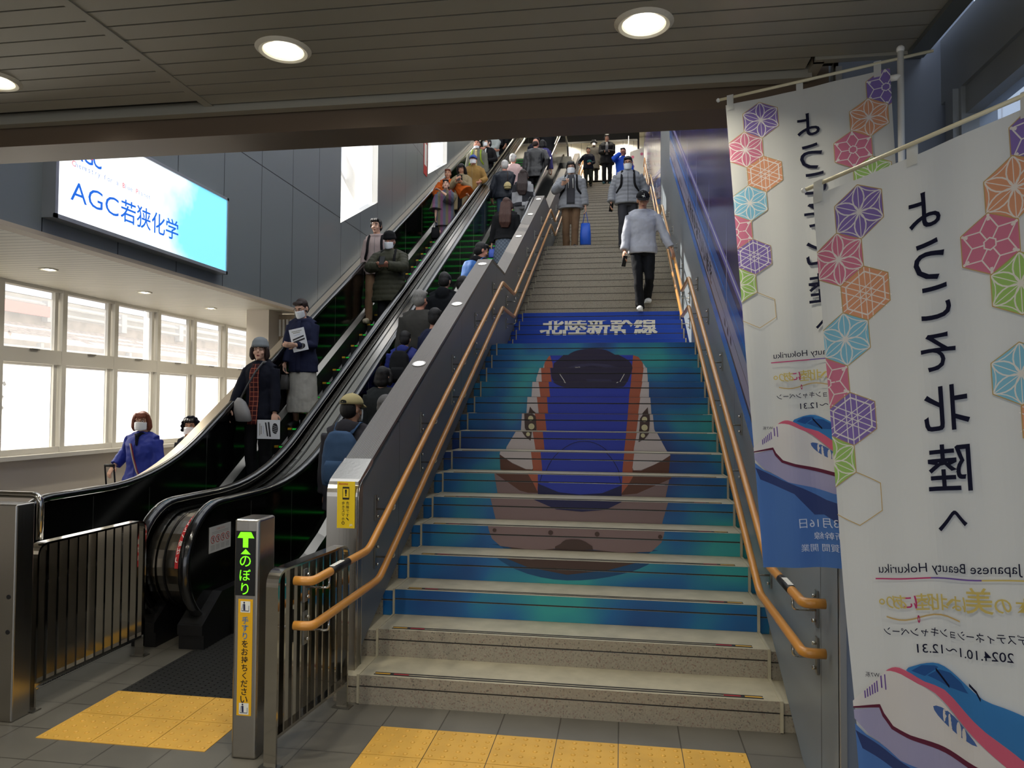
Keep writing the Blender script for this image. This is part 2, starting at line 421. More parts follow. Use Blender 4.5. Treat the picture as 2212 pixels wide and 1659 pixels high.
# ================================================================== left alcove: windows, walls, ceiling
AX = -6.5
m = MB(); m.box(-6.75, -6, 0, AX, 12.4, 1.03, beige); m.box(AX-.02, -6, 1.03, AX+.13, 12.4, 1.075, frame_m)
m.box(-6.75, -6, 2.985, AX+.02, 12.4, 3.25, beige); m.box(-6.7, 12.4, 0, WX, 12.6, 3.0, beige); m.box(-6.75, -6, 1.03, AX, 5.9, 3.0, beige)  # last box: solid stretch out of view, added to block sun from the floor
struct(m, 'wall_alcove')
m = MB(); m.box(-6.6, YC-.05, 2.965, WX-.03, 12.5, 3.05, alcc); struct(m, 'ceiling_alcove')
m = MB(); m.box(-4.56, YC, 2.93, WX+.02, 9.75, 2.965, mat('soffit_trim', (196, 180, 158), .5)); struct(m, 'trim_3')
m = MB(); m.box(-5.2, 9.5, 0, -4.87, 9.9, 2.965, beige); m.box(-4.87, 9.8, 0, WX, 9.95, 2.93, mat('weathered_panel', (150, 134, 112), .6, noise=.35, nscale=5, stretch=(3, 3, .6)))
for i in range(7): m.box(-4.86+i*.055, 9.78, 2.62, -4.83+i*.055, 9.8, 2.86, white)
struct(m, 'wall_alcove_end')
mull = [2.38, 3.26, 4.14, 5.02, 5.9, 6.78, 7.665, 8.55, 9.43, 10.31, 11.2, 12.1]
mull = mull[4:]
for i in range(len(mull)-1):
    a, b_ = mull[i], mull[i+1]; w = MB(); X = AX
    w.box(X-.10, a-.035, 1.07, X+.02, a+.035, 2.985, frame_m)
    if i == len(mull)-2: w.box(X-.10, b_-.035, 1.07, X+.02, b_+.035, 2.985, frame_m)
    w.box(X-.09, a, 2.09, X+.015, b_, 2.25, frame_m); w.box(X-.09, a, 1.07, X+.01, b_, 1.14, frame_m); w.box(X-.09, a, 2.93, X+.01, b_, 2.985, frame_m)
    w.box(X-.07, b_-.11, 1.14, X-.02, b_-.06, 2.09, frame_m); w.box(X-.07, b_-.11, 2.25, X-.02, b_-.06, 2.93, frame_m)
    wo = struct(w, 'window_%d' % (i+4))
    p = MB(); p.face([(X-.05, a+.03, 2.24), (X-.05, b_-.03, 2.24), (X-.05, b_-.03, 2.94), (X-.05, a+.03, 2.94)], veil); p.build('pane', wo)
    p = MB(); p.face([(X-.05, a+.03, 1.13), (X-.05, b_-.03, 1.13), (X-.05, b_-.03, 2.1), (X-.05, a+.03, 2.1)], frost); tag(p.build('pane', wo), 'frosted lower pane')
    p = MB(); p.box(X+.01, (a+b_)/2-.06, 2.235, X+.04, (a+b_)/2+.06, 2.25, brushed); p.build('catch', wo)
# right-hand window beside the banners
m = MB(); fr = mat('grey_frame', (136, 140, 142), .38, .5)
m.box(1.2, -6, 2.80, 1.34, 2.97, 3.05, fr); m.box(1.2, -6, 0, 1.34, 2.97, .42, fr)
for y in (2.80, 1.2, -.4, -2.0, -3.6): m.box(1.2, y, .42, 1.32, y+.13, 2.80, fr); m.box(1.18, y+.02, .42, 1.2, y+.06, 2.8, fr)
m.box(1.215, -6, 2.70, 1.30, 2.8, 2.80, fr)
wr = struct(m, 'window_3')
p = MB(); p.face([(1.26, -6, .42), (1.26, 2.8, .42), (1.26, 2.8, 2.72), (1.26, -6, 2.72)], veil_r); p.build('pane', wr)
# ================================================================== outside: railway embankment behind the windows, facade on the right
def long_box(m, x0, x1, z0, z1, mt, dz=-.0): m.prism([(3, z0), (40, z0+dz), (40, z1+dz), (3, z1)], x0, x1, mt, 'x')
m = MB(); m.box(-40, -10, -.3, -6.76, 45, -.05, conc); m.box(1.35, -10, -.3, 30, 45, -.05, conc); struct(m, 'ground')
m = MB(); bal = mat('ballast', (152, 136, 122), .95, noise=.55, nscale=14); grim = mat('stained_concrete', (138, 128, 118), .85, noise=.3, nscale=3)
long_box(m, -16, -9.2, 0, 2.62, grim); m.prism([(-9.3, 2.62), (-10.9, 3.12), (-16, 3.12), (-16, 2.6)], 3, 40, bal, 'y')
long_box(m, -11.2, -11.0, 3.0, 3.32, grim); long_box(m, -16, -11.2, 3.0, 3.42, conc); long_box(m, -13, -12.8, 3.4, 4.0, conc)
embank = struct(m, 'embankment')
m = MB(); pipe = mat('trackside_grey', (158, 158, 156), .6)
for x, z in ((-9.15, 2.38), (-9.15, 2.5), (-10.9, 3.36), (-10.92, 3.52), (-12.7, 3.86)): m.tube([(x, 3, z), (x, 40, z)], .035, pipe, 8)
for i in range(18): m.box(-10.98, 4+i*2.1, 3.2, -10.86, 4.16+i*2.1, 3.6, pipe); m.box(-9.2, 4+i*2.1, 2.2, -9.12, 4.06+i*2.1, 2.6, pipe)
tag(m.build('trackside_fence'), 'grey pipe fence along the railway embankment outside the windows', 'fence')
m = MB(); redp = mat('faded_red', (196, 120, 112), .7); m.box(-10.84, 9.2, 3.28, -10.80, 12.4, 3.48, redp)
tag(m.build('red_board'), 'faded red board on the trackside wall outside the leftmost window', 'board')
m = MB(); m.tube([(-7.5, 10.66, 0), (-7.5, 10.66, 3.3)], .085, frame_m, 20); tag(m.build('outside_post'), 'round cream post standing outside the window', 'post')
br = empty('branch', (-7.3, 6.6, 2.1), label='leafy branch with yellow green leaves outside the leftmost window', cat='branch')
bark = mat('bark', (150, 112, 90), .8); m = MB(); lf = MB(); leafm = make_veil('leaf', 1.0, (226, 226, 130)); random.seed(3)
for k in range(5):
    p = Vector((0, -.9, -.1+.12*k)); pts = [p.copy()]
    for i in range(8):
        p = p+Vector((random.uniform(-.05, .05), .17, random.uniform(-.03, .09))); pts.append(p.copy())
        for q in range(2):
            o = Vector((random.uniform(-.1, .1), random.uniform(-.1, .1), random.uniform(-.12, .12))); a = Vector((random.uniform(-.4, .4), random.uniform(-1, 1), random.uniform(-1, 1))).normalized()*.075
            c = a.cross(Vector((1, .2, .1))).normalized()*.034; s0 = p+o
            lf.face([s0, s0+a*.5+c, s0+a, s0+a*.5-c], leafm)
    m.tube(pts, [.012-.001*i for i in range(len(pts))], bark, 6)
m.build('stem', br); lf.build('leaves', br)
m = MB(); fac, _ = seam_mat('facade', (112, 128, 150), 1.4, 1.1, (0, 0), .6, 0, .03, (90, 100, 116), 'yz'); m.box(6.0, -8, 0, 6.4, 14, 9, fac)
tag(m.build('building'), 'blue grey building front outside the right window', 'building')
# ================================================================== printed film on the risers
def mm(name, rgb, rough=.45): return mat(name, rgb, rough, spec=.4)
filmbg = mat('film_blue', (20, 80, 140), .4)
N, L, b = nodes_of(filmbg)
t = N.new('ShaderNodeTexCoord'); s = N.new('ShaderNodeSeparateXYZ'); c = N.new('ShaderNodeCombineXYZ'); n1 = N.new('ShaderNodeTexNoise'); r1 = N.new('ShaderNodeValToRGB')
L.new(t.outputs['Object'], s.inputs[0]); L.new(s.outputs['X'], c.inputs[0]); L.new(s.outputs['Z'], c.inputs[2])
n1.inputs['Scale'].default_value = 1.5; n1.inputs['Detail'].default_value = 1.5; L.new(c.outputs[0], n1.inputs['Vector']); L.new(n1.outputs[0], r1.inputs[0])
e = r1.color_ramp.elements; e[0].position = .34; e[0].color = (*lin((8, 52, 118)), 1); e[1].position = .68; e[1].color = (*lin((44, 150, 150)), 1)
q = e.new(.5); q.color = (*lin((14, 94, 150)), 1); L.new(r1.outputs[0], b.inputs['Base Color'])
filmtop = mm('film_deep_blue', (12, 62, 168))
P_white, P_blue, P_or, P_navy, P_wind = mm('print_white', (196, 184, 180)), mm('print_blue', (40, 58, 168)), mm('print_orange', (168, 88, 60)), mm('print_navy', (22, 22, 72)), mm('print_windscreen', (38, 30, 58))
P_grey, P_brown, P_dark, P_text, P_lamp = mm('print_grey', (128, 106, 104)), mm('print_brown', (92, 54, 36)), mm('print_dark', (70, 50, 42)), mm('print_lettering', (226, 222, 208)), mm('print_lamp', (206, 196, 150))
P_shadow = mm('print_shadow', (20, 70, 110)); P_line = mm('print_line', (22, 24, 60))
orLo = [(-.808, 2.184), (-.85, 2.12), (-.853, 2.041), (-.847, 1.92), (-.826, 1.76), (-.807, 1.598), (-.788, 1.435), (-.763, 1.283), (-.743, 1.126)]
blL = [(-.79, 2.2), (-.762, 2.115), (-.757, 2.041), (-.744, 1.92), (-.727, 1.76), (-.715, 1.603), (-.697, 1.441), (-.682, 1.285), (-.666, 1.127), (-.664, 1.03), (-.668, .966)]
blR = [(.11, 2.2), (.097, 2.067), (.085, 1.92), (.063, 1.763), (.049, 1.599), (.033, 1.439), (.014, 1.276), (0, 1.14), (-.006, 1.03), (-.008, .966)]
orRo = [(.166, 2.18), (.211, 2.118), (.216, 2.067), (.197, 1.92), (.169, 1.764), (.147, 1.599), (.126, 1.445), (.098, 1.296), (.079, 1.141)]
whLo = [(-.854, 2.115), (-.87, 2.041), (-.903, 1.94), (-.913, 1.76), (-.922, 1.602), (-.934, 1.42), (-1.018, 1.28), (-1.026, 1.235)]
whRo = [(.216, 2.112), (.244, 2.067), (.255, 1.94), (.256, 1.754), (.266, 1.6), (.281, 1.44), (.364, 1.282), (.385, 1.25)]
lowL = [(-1.026, 1.235), (-.918, 1.165), (-.802, 1.115), (-.749, 1.112)]
lowRr = [(.385, 1.25), (.317, 1.205), (.25, 1.168), (.149, 1.125), (.089, 1.122)]
skL = [(-1.026, 1.235), (-1.014, 1.092), (-.99, .95), (-.953, .806), (-.943, .76), (-.92, .698), (-.859, .648)]
skR = [(.37, 1.25), (.368, 1.15), (.35, 1.05), (.328, .945), (.29, .811), (.28, .76), (.265, .71), (.197, .645)]
shoe = [(-.859, .648), (-.71, .56), (-.535, .512), (-.362, .498), (-.178, .514), (-.009, .552), (.105, .592), (.197, .645)]
layers = [
    (P_shadow, [smooth_poly(shoe+[(.16, .66), (-.85, .66)], 2)]),
    (P_dark, [[(-.80, .64), (-.62, .575), (-.36, .535), (-.1, .575), (.12, .64)]]),
    (P_grey, [skL+[(-.6, .625), (-.468, .643), (-.204, .645), (0, .63)]+skR[::-1]]),
    (P_brown, [[(-1.026, 1.235), (-1.02, 1.11), (-.81, .971), (-.743, .955), (-.664, .955), (-.664, 1.13), (-.742, 1.115), (-.802, 1.111), (-.918, 1.16)], [(.385, 1.25), (.37, 1.09), (.109, .968), (-.008, .955), (-.004, 1.13), (.089, 1.12), (.149, 1.118), (.317, 1.2)]]),
    (P_white, [whLo+lowL[1:]+[(-.742, 1.13)]+orLo[::-1][:-2], whRo+lowRr[1:]+[(.081, 1.14)]+orRo[::-1][:-2]]),
    (P_or, [orLo+[(-.742, 1.10), (-.70, 1.03), (-.668, .966)]+blL[::-1][1:], orRo+[(.08, 1.1), (.04, 1.03), (-.008, .966)]+blR[::-1][1:]]),
    (P_blue, [blL+[(-.664, .99), (-.5, .955), (-.33, .945), (-.16, .955), (-.008, .99)]+blR[::-1]]),
    (P_navy, [[(-.664, 1.03), (-.5, .965), (-.33, .95), (-.16, .965), (-.008, 1.03), (-.008, .94), (-.126, .88), (-.3, .862), (-.49, .874), (-.664, .945)]]),
    (P_wind, [smooth_poly([(-.75, 2.104), (-.716, 2.138), (-.589, 2.246), (-.471, 2.287), (-.329, 2.297), (-.188, 2.28), (-.057, 2.21), (.055, 2.147), (.099, 2.084), (.096, 2.029), (.064, 1.942), (.02, 1.857), (-.052, 1.836), (-.469, 1.83), (-.616, 1.845), (-.72, 1.909), (-.748, 1.986)], 3)]),
    (mm('print_pane', (52, 48, 78)), [[(-.62, 2.06), (-.5, 2.1), (-.33, 2.115), (-.16, 2.1), (-.03, 2.06), (-.06, 2.045), (-.33, 2.09), (-.59, 2.045)], [(-.38, 1.93), (-.12, 1.925), (-.11, 1.89), (-.36, 1.89)]]),
    (P_text, line2d([(-.66, 1.99), (-.60, 1.9), (-.57, 1.88)], .006)+line2d([(.02, 1.99), (-.03, 1.9), (-.06, 1.88)], .006)+text_fit('W7', -.515, 2.055, -.46, 2.075)),
    (P_dark, [[(-.889, 1.64), (-.86, 1.6), (-.795, 1.55), (-.788, 1.44), (-.803, 1.338), (-.85, 1.374), (-.897, 1.44), (-.903, 1.575)], [(.235, 1.64), (.191, 1.59), (.154, 1.535), (.15, 1.45), (.134, 1.338), (.187, 1.365), (.235, 1.43), (.243, 1.53)]]),
    (P_lamp, [circ(-.842, 1.53, .024), circ(-.835, 1.455, .028), circ(-.825, 1.395, .018), circ(.195, 1.53, .024), circ(.195, 1.455, .028), circ(.172, 1.395, .018)]),
    (P_line, line2d([(-.33+.33*cos(a*pi/24), .94+.4*sin(a*pi/24)) for a in range(2, 23)], .005)),
    (P_dark, [smooth_poly([(-.468, .643), (-.431, .678), (-.394, .708), (-.314, .714), (-.255, .698), (-.204, .645)], 2), circ(-.50, .755, .017), circ(-.175, .755, .017), circ(-.90, .76, .014), circ(.255, .75, .014)]),
]
mural = empty('stair_mural', (XL, ynose(3), 2*R_), label='blue printed train mural wrapped over the risers of the stairs', cat='mural')
TX = []
for i, ch in enumerate('北陸新幹線'):
    x0 = -1.11+i*.315; TX += text_fit(ch, x0, 2.605, x0+.300, 2.875, bold=.014)
for n in range(3, 20):
    y = ynose(n); z0, z1 = (n-1)*R_, n*R_; m = MB()
    ox, oy, oz = XL, ynose(3), 2*R_
    bgm = filmtop if n >= 16 else filmbg
    for a, c, dd in ((z0+.001, z1-.065, .0015), (z1-.055, z1-.001, -.0015)):
        m.face([(XL-ox, y+dd-oy, a-oz), (XR-ox, y+dd-oy, a-oz), (XR-ox, y+dd-oy, c-oz), (XL-ox, y+dd-oy, c-oz)], bgm)
        for x0, x1 in ((XB-.015, XL-.014), (XR+.017, XW+.028)):
            m.face([(x0-ox, y+dd+.012-oy, a-.012-oz), (x1-ox, y+dd+.012-oy, a-.012-oz), (x1-ox, y+dd+.012-oy, c-.012-oz), (x0-ox, y+dd+.012-oy, c-.012-oz)], bgm)
        for li, (mt, polys) in enumerate(layers if n < 16 else [(P_text, [[(p[0]+ex, p[1]+ey) for p in P] for P in TX]) for ex, ey in ((0, 0), (.006, .002), (-.006, .002), (.006, -.002), (-.006, -.002))]):
            for P in polys:
                for T in (tess(P) if len(P) > 3 else [P]):
                    Q = clip(T, 1, a, c)
                    if len(Q) > 2: m.face([(p[0]-ox, y+dd-.0006*(li+1)-oy, p[1]-oz) for p in Q], mt)
    m.build('riser_film', mural)

# ================================================================== rails and brackets
orange = mat('handrail_resin', (190, 130, 52), .33, spec=.5, coat=.3)
def fillet(P, r, k=5):
    P = [Vector(p) for p in P]; out = [P[0]]
    for i in range(1, len(P)-1):
        a, b_, c = P[i-1], P[i], P[i+1]; u, v = (a-b_), (c-b_); t = min(r, u.length*.45, v.length*.45)
        p0, p1 = b_+u.normalized()*t, b_+v.normalized()*t
        for j in range(k+1):
            q = j/k; out.append(p0*(1-q)**2+b_*2*q*(1-q)+p1*q*q)
    return out+[P[-1]]
def stair_rail(xr, xface, zend, off, label, group, sticker):
    sgn = 1 if xface > xr else -1
    e = empty('handrail', (xr, 3.13, 0), label=label, cat='handrail', group=group)
    def Lc(p): return (p[0]-xr, p[1]-3.13, p[2])
    ys = Y1+(zend-off-R_)/R_*D
    P = [(xr+sgn*.085, 3.13, zend), (xr, 3.13, zend), (xr, ys, zend)]
    for k in range(4):
        if k: P.append((xr, ynose(15*k+1)-D, 15*k*R_+off))
        P.append((xr, ynose(15*k+15), (15*k+15)*R_+off))
    P.append((xr, ynose(60)+.9, TOPZ+off))
    m = MB(); m.tube([Lc(p) for p in fillet(P, .06)], .0205, orange, 14); m.build('rail', e)
    if sticker:
        m = MB(); m.tube([Lc((xr, y, zend)) for y in (3.33, 3.55)], .0212, black, 14)
        for i in range(5): m.box(-.012, 3.35-3.13+i*.028, zend+.0206, .012, 3.372-3.13+i*.028, zend+.0216, white)
        tag(m.build('braille_label', e), 'black label with white lettering')
    Y = 3.32
    while Y < ynose(60)+.6:
        z = zend if Y < ys else max(znose_line(Y, off), zend)
        if Y > ynose(15): z = max(z, 0)
        m = MB(); zl = z-.02
        m.tube([Lc(p) for p in fillet([(xr, Y, zl), (xr, Y, zl-.055), (xface-sgn*.006, Y, zl-.055)], .02, 3)], .006, polished, 8)
        m.box(*Lc((xface-.006*sgn-.004, Y-.018, zl-.125)), *Lc((xface-.006*sgn+.004, Y+.018, zl+.03)), brushed)
        for zz in (-.1, .005):
            q = Lc((xface-sgn*.012, Y, zl+zz)); m.tube([q, (q[0]-sgn*.014, q[1], q[2])], .008, polished, 8)
        m.build('bracket', e); Y += 1.0
    return e
stair_rail(-1.375, XB, .85, .71, 'upper wooden coloured handrail on the left balustrade of the stairs', 'stair handrails', True)
stair_rail(-1.375, XB, .65, .42, 'lower wooden coloured handrail on the left balustrade of the stairs', 'stair handrails', False)
stair_rail(.725, XW, .85, .72, 'upper wooden coloured handrail on the right wall of the stairs', 'stair handrails', True)
stair_rail(.725, XW, .65, .40, 'lower wooden coloured handrail on the right wall of the stairs', 'stair handrails', False)

# ================================================================== balustrade between stairs and escalator
bw = empty('balustrade', (-1.58, 4.0, 0), label='grey panelled balustrade with stainless cap between stairs and escalators', cat='balustrade')
ox, oy = -1.58, 4.0
def off(P): return [(p[0]-oy, p[1]) for p in P]
cap0 = nose_path(.96)
cap0 = [(4.0, 1.12)]+[p for p in cap0 if p[0] > 4.05]
body = [(4.0, .12), (4.0, znose_line(4.0, -.02))]+[p for p in nose_path(-.02) if p[0] > 4.05]+[(ynose(60)+.5, TOPZ), (ynose(60)+.5, TOPZ+.96)]+cap0[::-1]
m = MB(); m.prism(off(body), -.075, .08, balp, 'x'); core = [(4.0, 0)]+[(ynose(60)+.5, 0)]+[(ynose(60)+.5, TOPZ)]+nose_path(.02)[::-1]
m.prism(off(core), -.075, .0, balp, 'x'); m.build('panel', bw)
m = MB(); capm = mat('ribbed_steel', (118, 112, 106), .42, .8)
Nn, Ll, bb = nodes_of(capm); tx = Nn.new('ShaderNodeTexCoord'); wv = Nn.new('ShaderNodeTexWave'); wv.inputs['Scale'].default_value = 30; bpn = Nn.new('ShaderNodeBump'); bpn.inputs['Strength'].default_value = .5; bpn.inputs['Distance'].default_value = .004
Ll.new(tx.outputs['Object'], wv.inputs['Vector']); Ll.new(wv.outputs[0], bpn.inputs['Height']); Ll.new(bpn.outputs[0], bb.inputs['Normal'])
cp = [(4.25, 1.08+.22)]+[p for p in nose_path(.985) if p[0] > 4.3]+[(ynose(60)+.5, TOPZ+.985)]
cp[0] = (4.24, znose_line(4.24, .985))
m.prism(off(cp+[(p[0], p[1]-.028) for p in cp[::-1]]), -.085, .083, capm, 'x'); m.build('cap', bw)
m = MB(); ar = [(3.985, 0), (3.985, 1.12)]+[(4.085-.10*cos(a*pi/10*.66), 1.12+.075*sin(a*pi/10*.66)*1.5) for a in range(1, 6)]+[(4.245, znose_line(4.245, .987))]
inn = [(p[0]+.02, p[1]-.02) for p in ar]; inn[0] = (4.02, 0)
m.prism(off(ar+[(4.26, znose_line(4.26, .95))]+inn[::-1]), -.088, .086, stainless, 'x')
m.prism(off([(4.0, 0), (4.0, 1.1), (4.09, 1.19), (4.09, 0)]), -.085, .083, brushed, 'x'); m.build('end_post', bw, bevel=.004)
lampw = mat('cap_lamp', (255, 248, 232), .4, emit=6)
for Y in (5.54, 6.84, 8.1, 9.3, 10.98, 12.4, 13.6):
    z = znose_line(Y, .985); M3 = Matrix.Rotation(math.atan(.502) if not 8.29 < Y < 9.2 else 0, 3, 'X'); m = MB(); mr = MB()
    pts = [Vector((.042*cos(a*pi/12), .042*sin(a*pi/12), .003)) for a in range(24)]
    mr.face([M3 @ (p*1.3)+Vector((0.0, Y-oy, z)) for p in pts], stainless); m.face([M3 @ (p+Vector((0, 0, .001)))+Vector((0.0, Y-oy, z)) for p in pts], lampw)
    r = mr.build('lamp_ring', bw); m.build('lamp_lens', r)
# yellow notice on the end post
sg = empty('notice', (-1.555, 3.983, 1.075), label='yellow walking with smartphone warning plate on the balustrade end', cat='sign')
m = MB(); ys = mat('sign_yellow', (228, 196, 10), .45); m.box(-.0525, -.004, -.132, .0525, 0, .132, ys); F = lambda u, v: (u, -.0055, v)
G = lambda u, v: (u, -.0062, v)
inkr, inkk = mat('ink_red', (190, 40, 30), .6), mat('ink_black', (26, 22, 16), .6)
paint(m, text_fit('docomo', -.044, .113, .012, .126, .03), F, inkr)
paint(m, [[(-.02, .03), (.02, .03), (.02, .102), (-.02, .102)]], F, inkk); paint(m, [[(-.017, .041), (.017, .041), (.017, .092), (-.017, .092)]], G, ys)
paint(m, [smooth_poly([(-.006, .083), (0, .087), (.006, .083), (.003, .06), (-.003, .06)]), circ(0, .053, .0042)], lambda u, v: (u, -.0068, v), inkk)
for i, ch in enumerate('危険です、'): paint(m, text_fit(ch, .002, .001-i*.0225, .020, .019-i*.0225, keep=True), F, inkk)
for i, ch in enumerate('歩きスマホ。'): paint(m, text_fit(ch, -.024, .001-i*.0225, -.006, .019-i*.0225, keep=True), F, inkk)
paint(m, text_fit('JR', .022, -.121, .043, -.108, .04), F, mat('ink_white', (235, 235, 225), .6)); m.build('plate', sg)

# ================================================================== stainless barriers, sign post, cabinet edge
def barrier(x0, y0, x1, y1, h, nb, label, wd=.062):
    e = empty('barrier', (x0, y0, 0), label=label, cat='barrier'); dx, dy = x1-x0, y1-y0; Lh = sqrt(dx*dx+dy*dy); e.rotation_euler.z = atan2(dy, dx)-pi/2
    # local: y along, x across
    m = MB(); P = fillet([(0, 0, 0), (0, 0, h), (0, Lh, h), (0, Lh, 0)], .075, 7)
    th = .012
    ctr = [Vector(p) for p in P]; N_ = len(ctr)
    for i in range(N_-1):
        a, c = ctr[i], ctr[i+1]; da = (ctr[min(i+1, N_-1)]-ctr[max(i-1, 0)]).normalized(); dc = (ctr[min(i+2, N_-1)]-ctr[i]).normalized()
        na, nc = Vector((0, -da.z, da.y))*th, Vector((0, -dc.z, dc.y))*th; w = Vector((wd/2, 0, 0))
        A = [a-w, a+w, a+w-na, a-w-na]; B_ = [c-w, c+w, c+w-nc, c-w-nc]
        for q in range(4): m.face([A[q], A[(q+1) % 4], B_[(q+1) % 4], B_[q]], polished, True)
    for y in (0, Lh): m.box(-wd*.8, y-.03, 0, wd*.8, y+.03, .006, brushed)
    m.build('frame', e)
    m = MB(); m.box(-wd*.4, .01, .125, wd*.4, Lh-.01, .14, polished); m.build('bottom_rail', e)
    for i in range(nb):
        y = Lh*(i+1)/(nb+1); m = MB(); m.box(-wd*.42, y-.006, .14, wd*.42, y+.006, h-.008, polished); m.build('baluster', e)
    return e
barrier(-3.135, 3.52, -3.115, 4.40, .885, 11, 'stainless barrier of flat bars beside the black escalator newel')
barrier(-1.575, 3.145, -1.505, 3.84, .885, 9, 'stainless barrier of flat bars between sign post and stairs')
cab = empty('cabinet', (-3.2, 3.37, 0), label='grey steel cabinet edge with two round holes at the left frame edge', cat='cabinet')
m = MB(); m.box(-.35, 0, 0, .10, .12, 1.115, stainless); m.build('body', cab, bevel=.008)
for z in (.46, .64):
    m = MB(); m.tube([(.085-.02, -.002, z), (.085-.02, .004, z)], .012, black, 14); m.build('hole', cab)
m = MB(); m.tube(fillet([(-.3, .2, 1.0), (-.3, .2, 1.14), (.06, .2, 1.14), (.06, .2, .9)], .05), .018, polished, 10); m.build('loop_handle', cab)
post = empty('sign_post', (-1.735, 3.285, 0), label='square stainless post with green lit up arrow sign and yellow notice', cat='sign')
m = MB(); m.box(-.062, -.08, 0, .062, .08, 1.105, stainless); m.build('body', post, bevel=.012)
m = MB(); m.box(-.052, -.084, .752, .044, -.079, 1.051, mat('led_black', (10, 11, 9), .3)); scr = m.build('display', post)
led = mat('led_green', (110, 255, 20), .5, emit=1.6)
shp = [[(-.044, 1.018), (.04, 1.018), (.024, 1.047), (-.028, 1.047)], [(-.016, .975), (.010, .975), (.010, 1.018), (-.016, 1.018)], [(-.026, .944), (.022, .944), (-.002, .968)]]
for i, ch in enumerate('のぼり'): shp += text_fit(ch, -.03, .885-i*.064, .024, .938-i*.064, keep=True)
m = MB(); z = .755
while z < 1.05:
    for P in shp:
        Q = clip(list(P), 1, z, z+.0031)
        if len(Q) > 2: m.face([(p[0], -.0848, p[1]) for p in Q], led)
    z += .004
m.build('lit_characters', scr)
m = MB(); yo = mat('sticker_orange', (236, 178, 10), .5); m.box(-.036, -.0815, .200, .036, -.0795, .735, yo); F = lambda u, v: (u, -.0822, v)
blu = mat('ink_blue', (50, 116, 176), .6)
for i, ch in enumerate('手すりをお持ちください'): paint(m, text_fit(ch, -.021, .623-i*.0365, .021, .655-i*.0365, .02, keep=True), F, blu if i < 3 else inkk)
inkw = mat('ink_white', (235, 235, 225), .6); inkn = mat('ink_navy', (30, 36, 74), .6)
for zc in (.70, .232):
    paint(m, [[(-.024, zc-.026), (.024, zc-.026), (.024, zc+.026), (-.024, zc+.026)]], F, inkw)
    paint(m, [circ(-.006, zc+.019, .0045, 10), [(-.011, zc+.013), (-.001, zc+.013), (.0, zc-.016), (-.010, zc-.016)], [(-.019, zc-.02), (.018, zc-.02), (.018, zc-.017), (-.019, zc-.017)], [(.016, zc-.017), (.018, zc-.017), (.018, zc+.006), (.016, zc+.006)], [(-.019, zc-.017), (-.017, zc-.017), (-.012, zc+.012), (-.014, zc+.012)]], lambda u, v: (u, -.0828, v), inkn)
m.build('yellow_sticker', post)

# ================================================================== tactile paving, grating mats
tacm = mat('tactile_yellow', (206, 158, 62), .55, noise=.08, nscale=6)
def tactile(x0, y0, nx, ny, label, gap=.002, cut=None):
    e = empty('tactile_paving', (x0, y0, 0), label=label, cat='tactile paving')
    for i in range(nx):
        for j in range(ny):
            m = MB(); a, c = i*.3, j*.3; m.box(a+gap, c+gap, -.01, a+.3-gap, c+.3-gap, .003, tacm)
            for p in range(5):
                for q in range(5): m.ball((a+.03+p*.06, c+.03+q*.06, .002), (.0125, .0125, .0065), tacm, 8, 3, zmin=0)
            m.build('tile', e)
    return e
tactile(-2.8475, 3.2395, 3, 2, 'yellow dotted tactile paving in front of the up escalator')
tactile(-1.219, 3.3416-.3, 6, 2, 'yellow dotted tactile paving in front of the wide stairs')
tactile(-3.62, 3.50, 1, 1, 'yellow dotted tactile tile at the left behind the barrier')
grat = mat('grating', (84, 84, 80), .34, .8)
Nn, Ll, bb = nodes_of(grat); tx = Nn.new('ShaderNodeTexCoord'); wv = Nn.new('ShaderNodeTexBrick'); wv.inputs['Scale'].default_value = 1; wv.offset = .5
wv.inputs['Brick Width'].default_value = .09; wv.inputs['Row Height'].default_value = .018; wv.inputs['Mortar Size'].default_value = .005
wv.inputs['Color1'].default_value = wv.inputs['Color2'].default_value = (*lin((112, 112, 108)), 1); wv.inputs['Mortar'].default_value = (*lin((30, 30, 30)), 1)
bpn = Nn.new('ShaderNodeBump'); bpn.inputs['Strength'].default_value = .6; bpn.inputs['Distance'].default_value = .004; bpn.invert = True
Ll.new(tx.outputs['Object'], wv.inputs['Vector']); Ll.new(wv.outputs['Color'], bb.inputs['Base Color']); Ll.new(wv.outputs['Fac'], bpn.inputs['Height']); Ll.new(bpn.outputs[0], bb.inputs['Normal'])
# ================================================================== escalators
def rail_path(inset=0.):
    r = .405-inset; c = (4.86, .545); P = []
    for k in range(0, 19):
        a = -pi/2-pi*k/18; P.append((c[0]+r*cos(a), c[1]+r*sin(a)))
    za = .95-inset
    def bez(a, b_, c_, k=10): return [tuple(a[i]*(1-t)**2+b_[i]*2*t*(1-t)+c_[i]*t*t for i in (0, 1)) for t in [j/k for j in range(k+1)]]
    sl = inset*.155
    y0 = 6.163+inset*.27; P += bez((y0-.75, za), (y0, za), (y0+.68, za+.68*.577))
    zt = TOPZ+.95-inset; y1 = y0+(zt-za)/.577
    P += bez((y1-.68, zt-.68*.577), (y1, zt), (y1+.75, zt)); yc = 24.0
    for k in range(0, 15):
        a = pi/2-pi*k/14; P.append((yc+r*cos(a), zt-r+r*sin(a)))
    return P
def low_path(h):
    y0 = 6.163-(.0); P = [(4.9, h)]
    P += [(y0-.5, h), (y0-.2, h+.03), (y0+.1, h+.12), (y0+.4, h+.4*.577+.02)]
    y1 = y0+TOPZ/.577; P += [(y1-.4, TOPZ+h-.4*.577-.02), (y1-.1, TOPZ+h-.12), (y1+.2, TOPZ+h-.01), (24.0, TOPZ+h)]
    return P
hrub = mat('handrail_rubber', (14, 14, 15), .16, spec=.6, coat=.4)
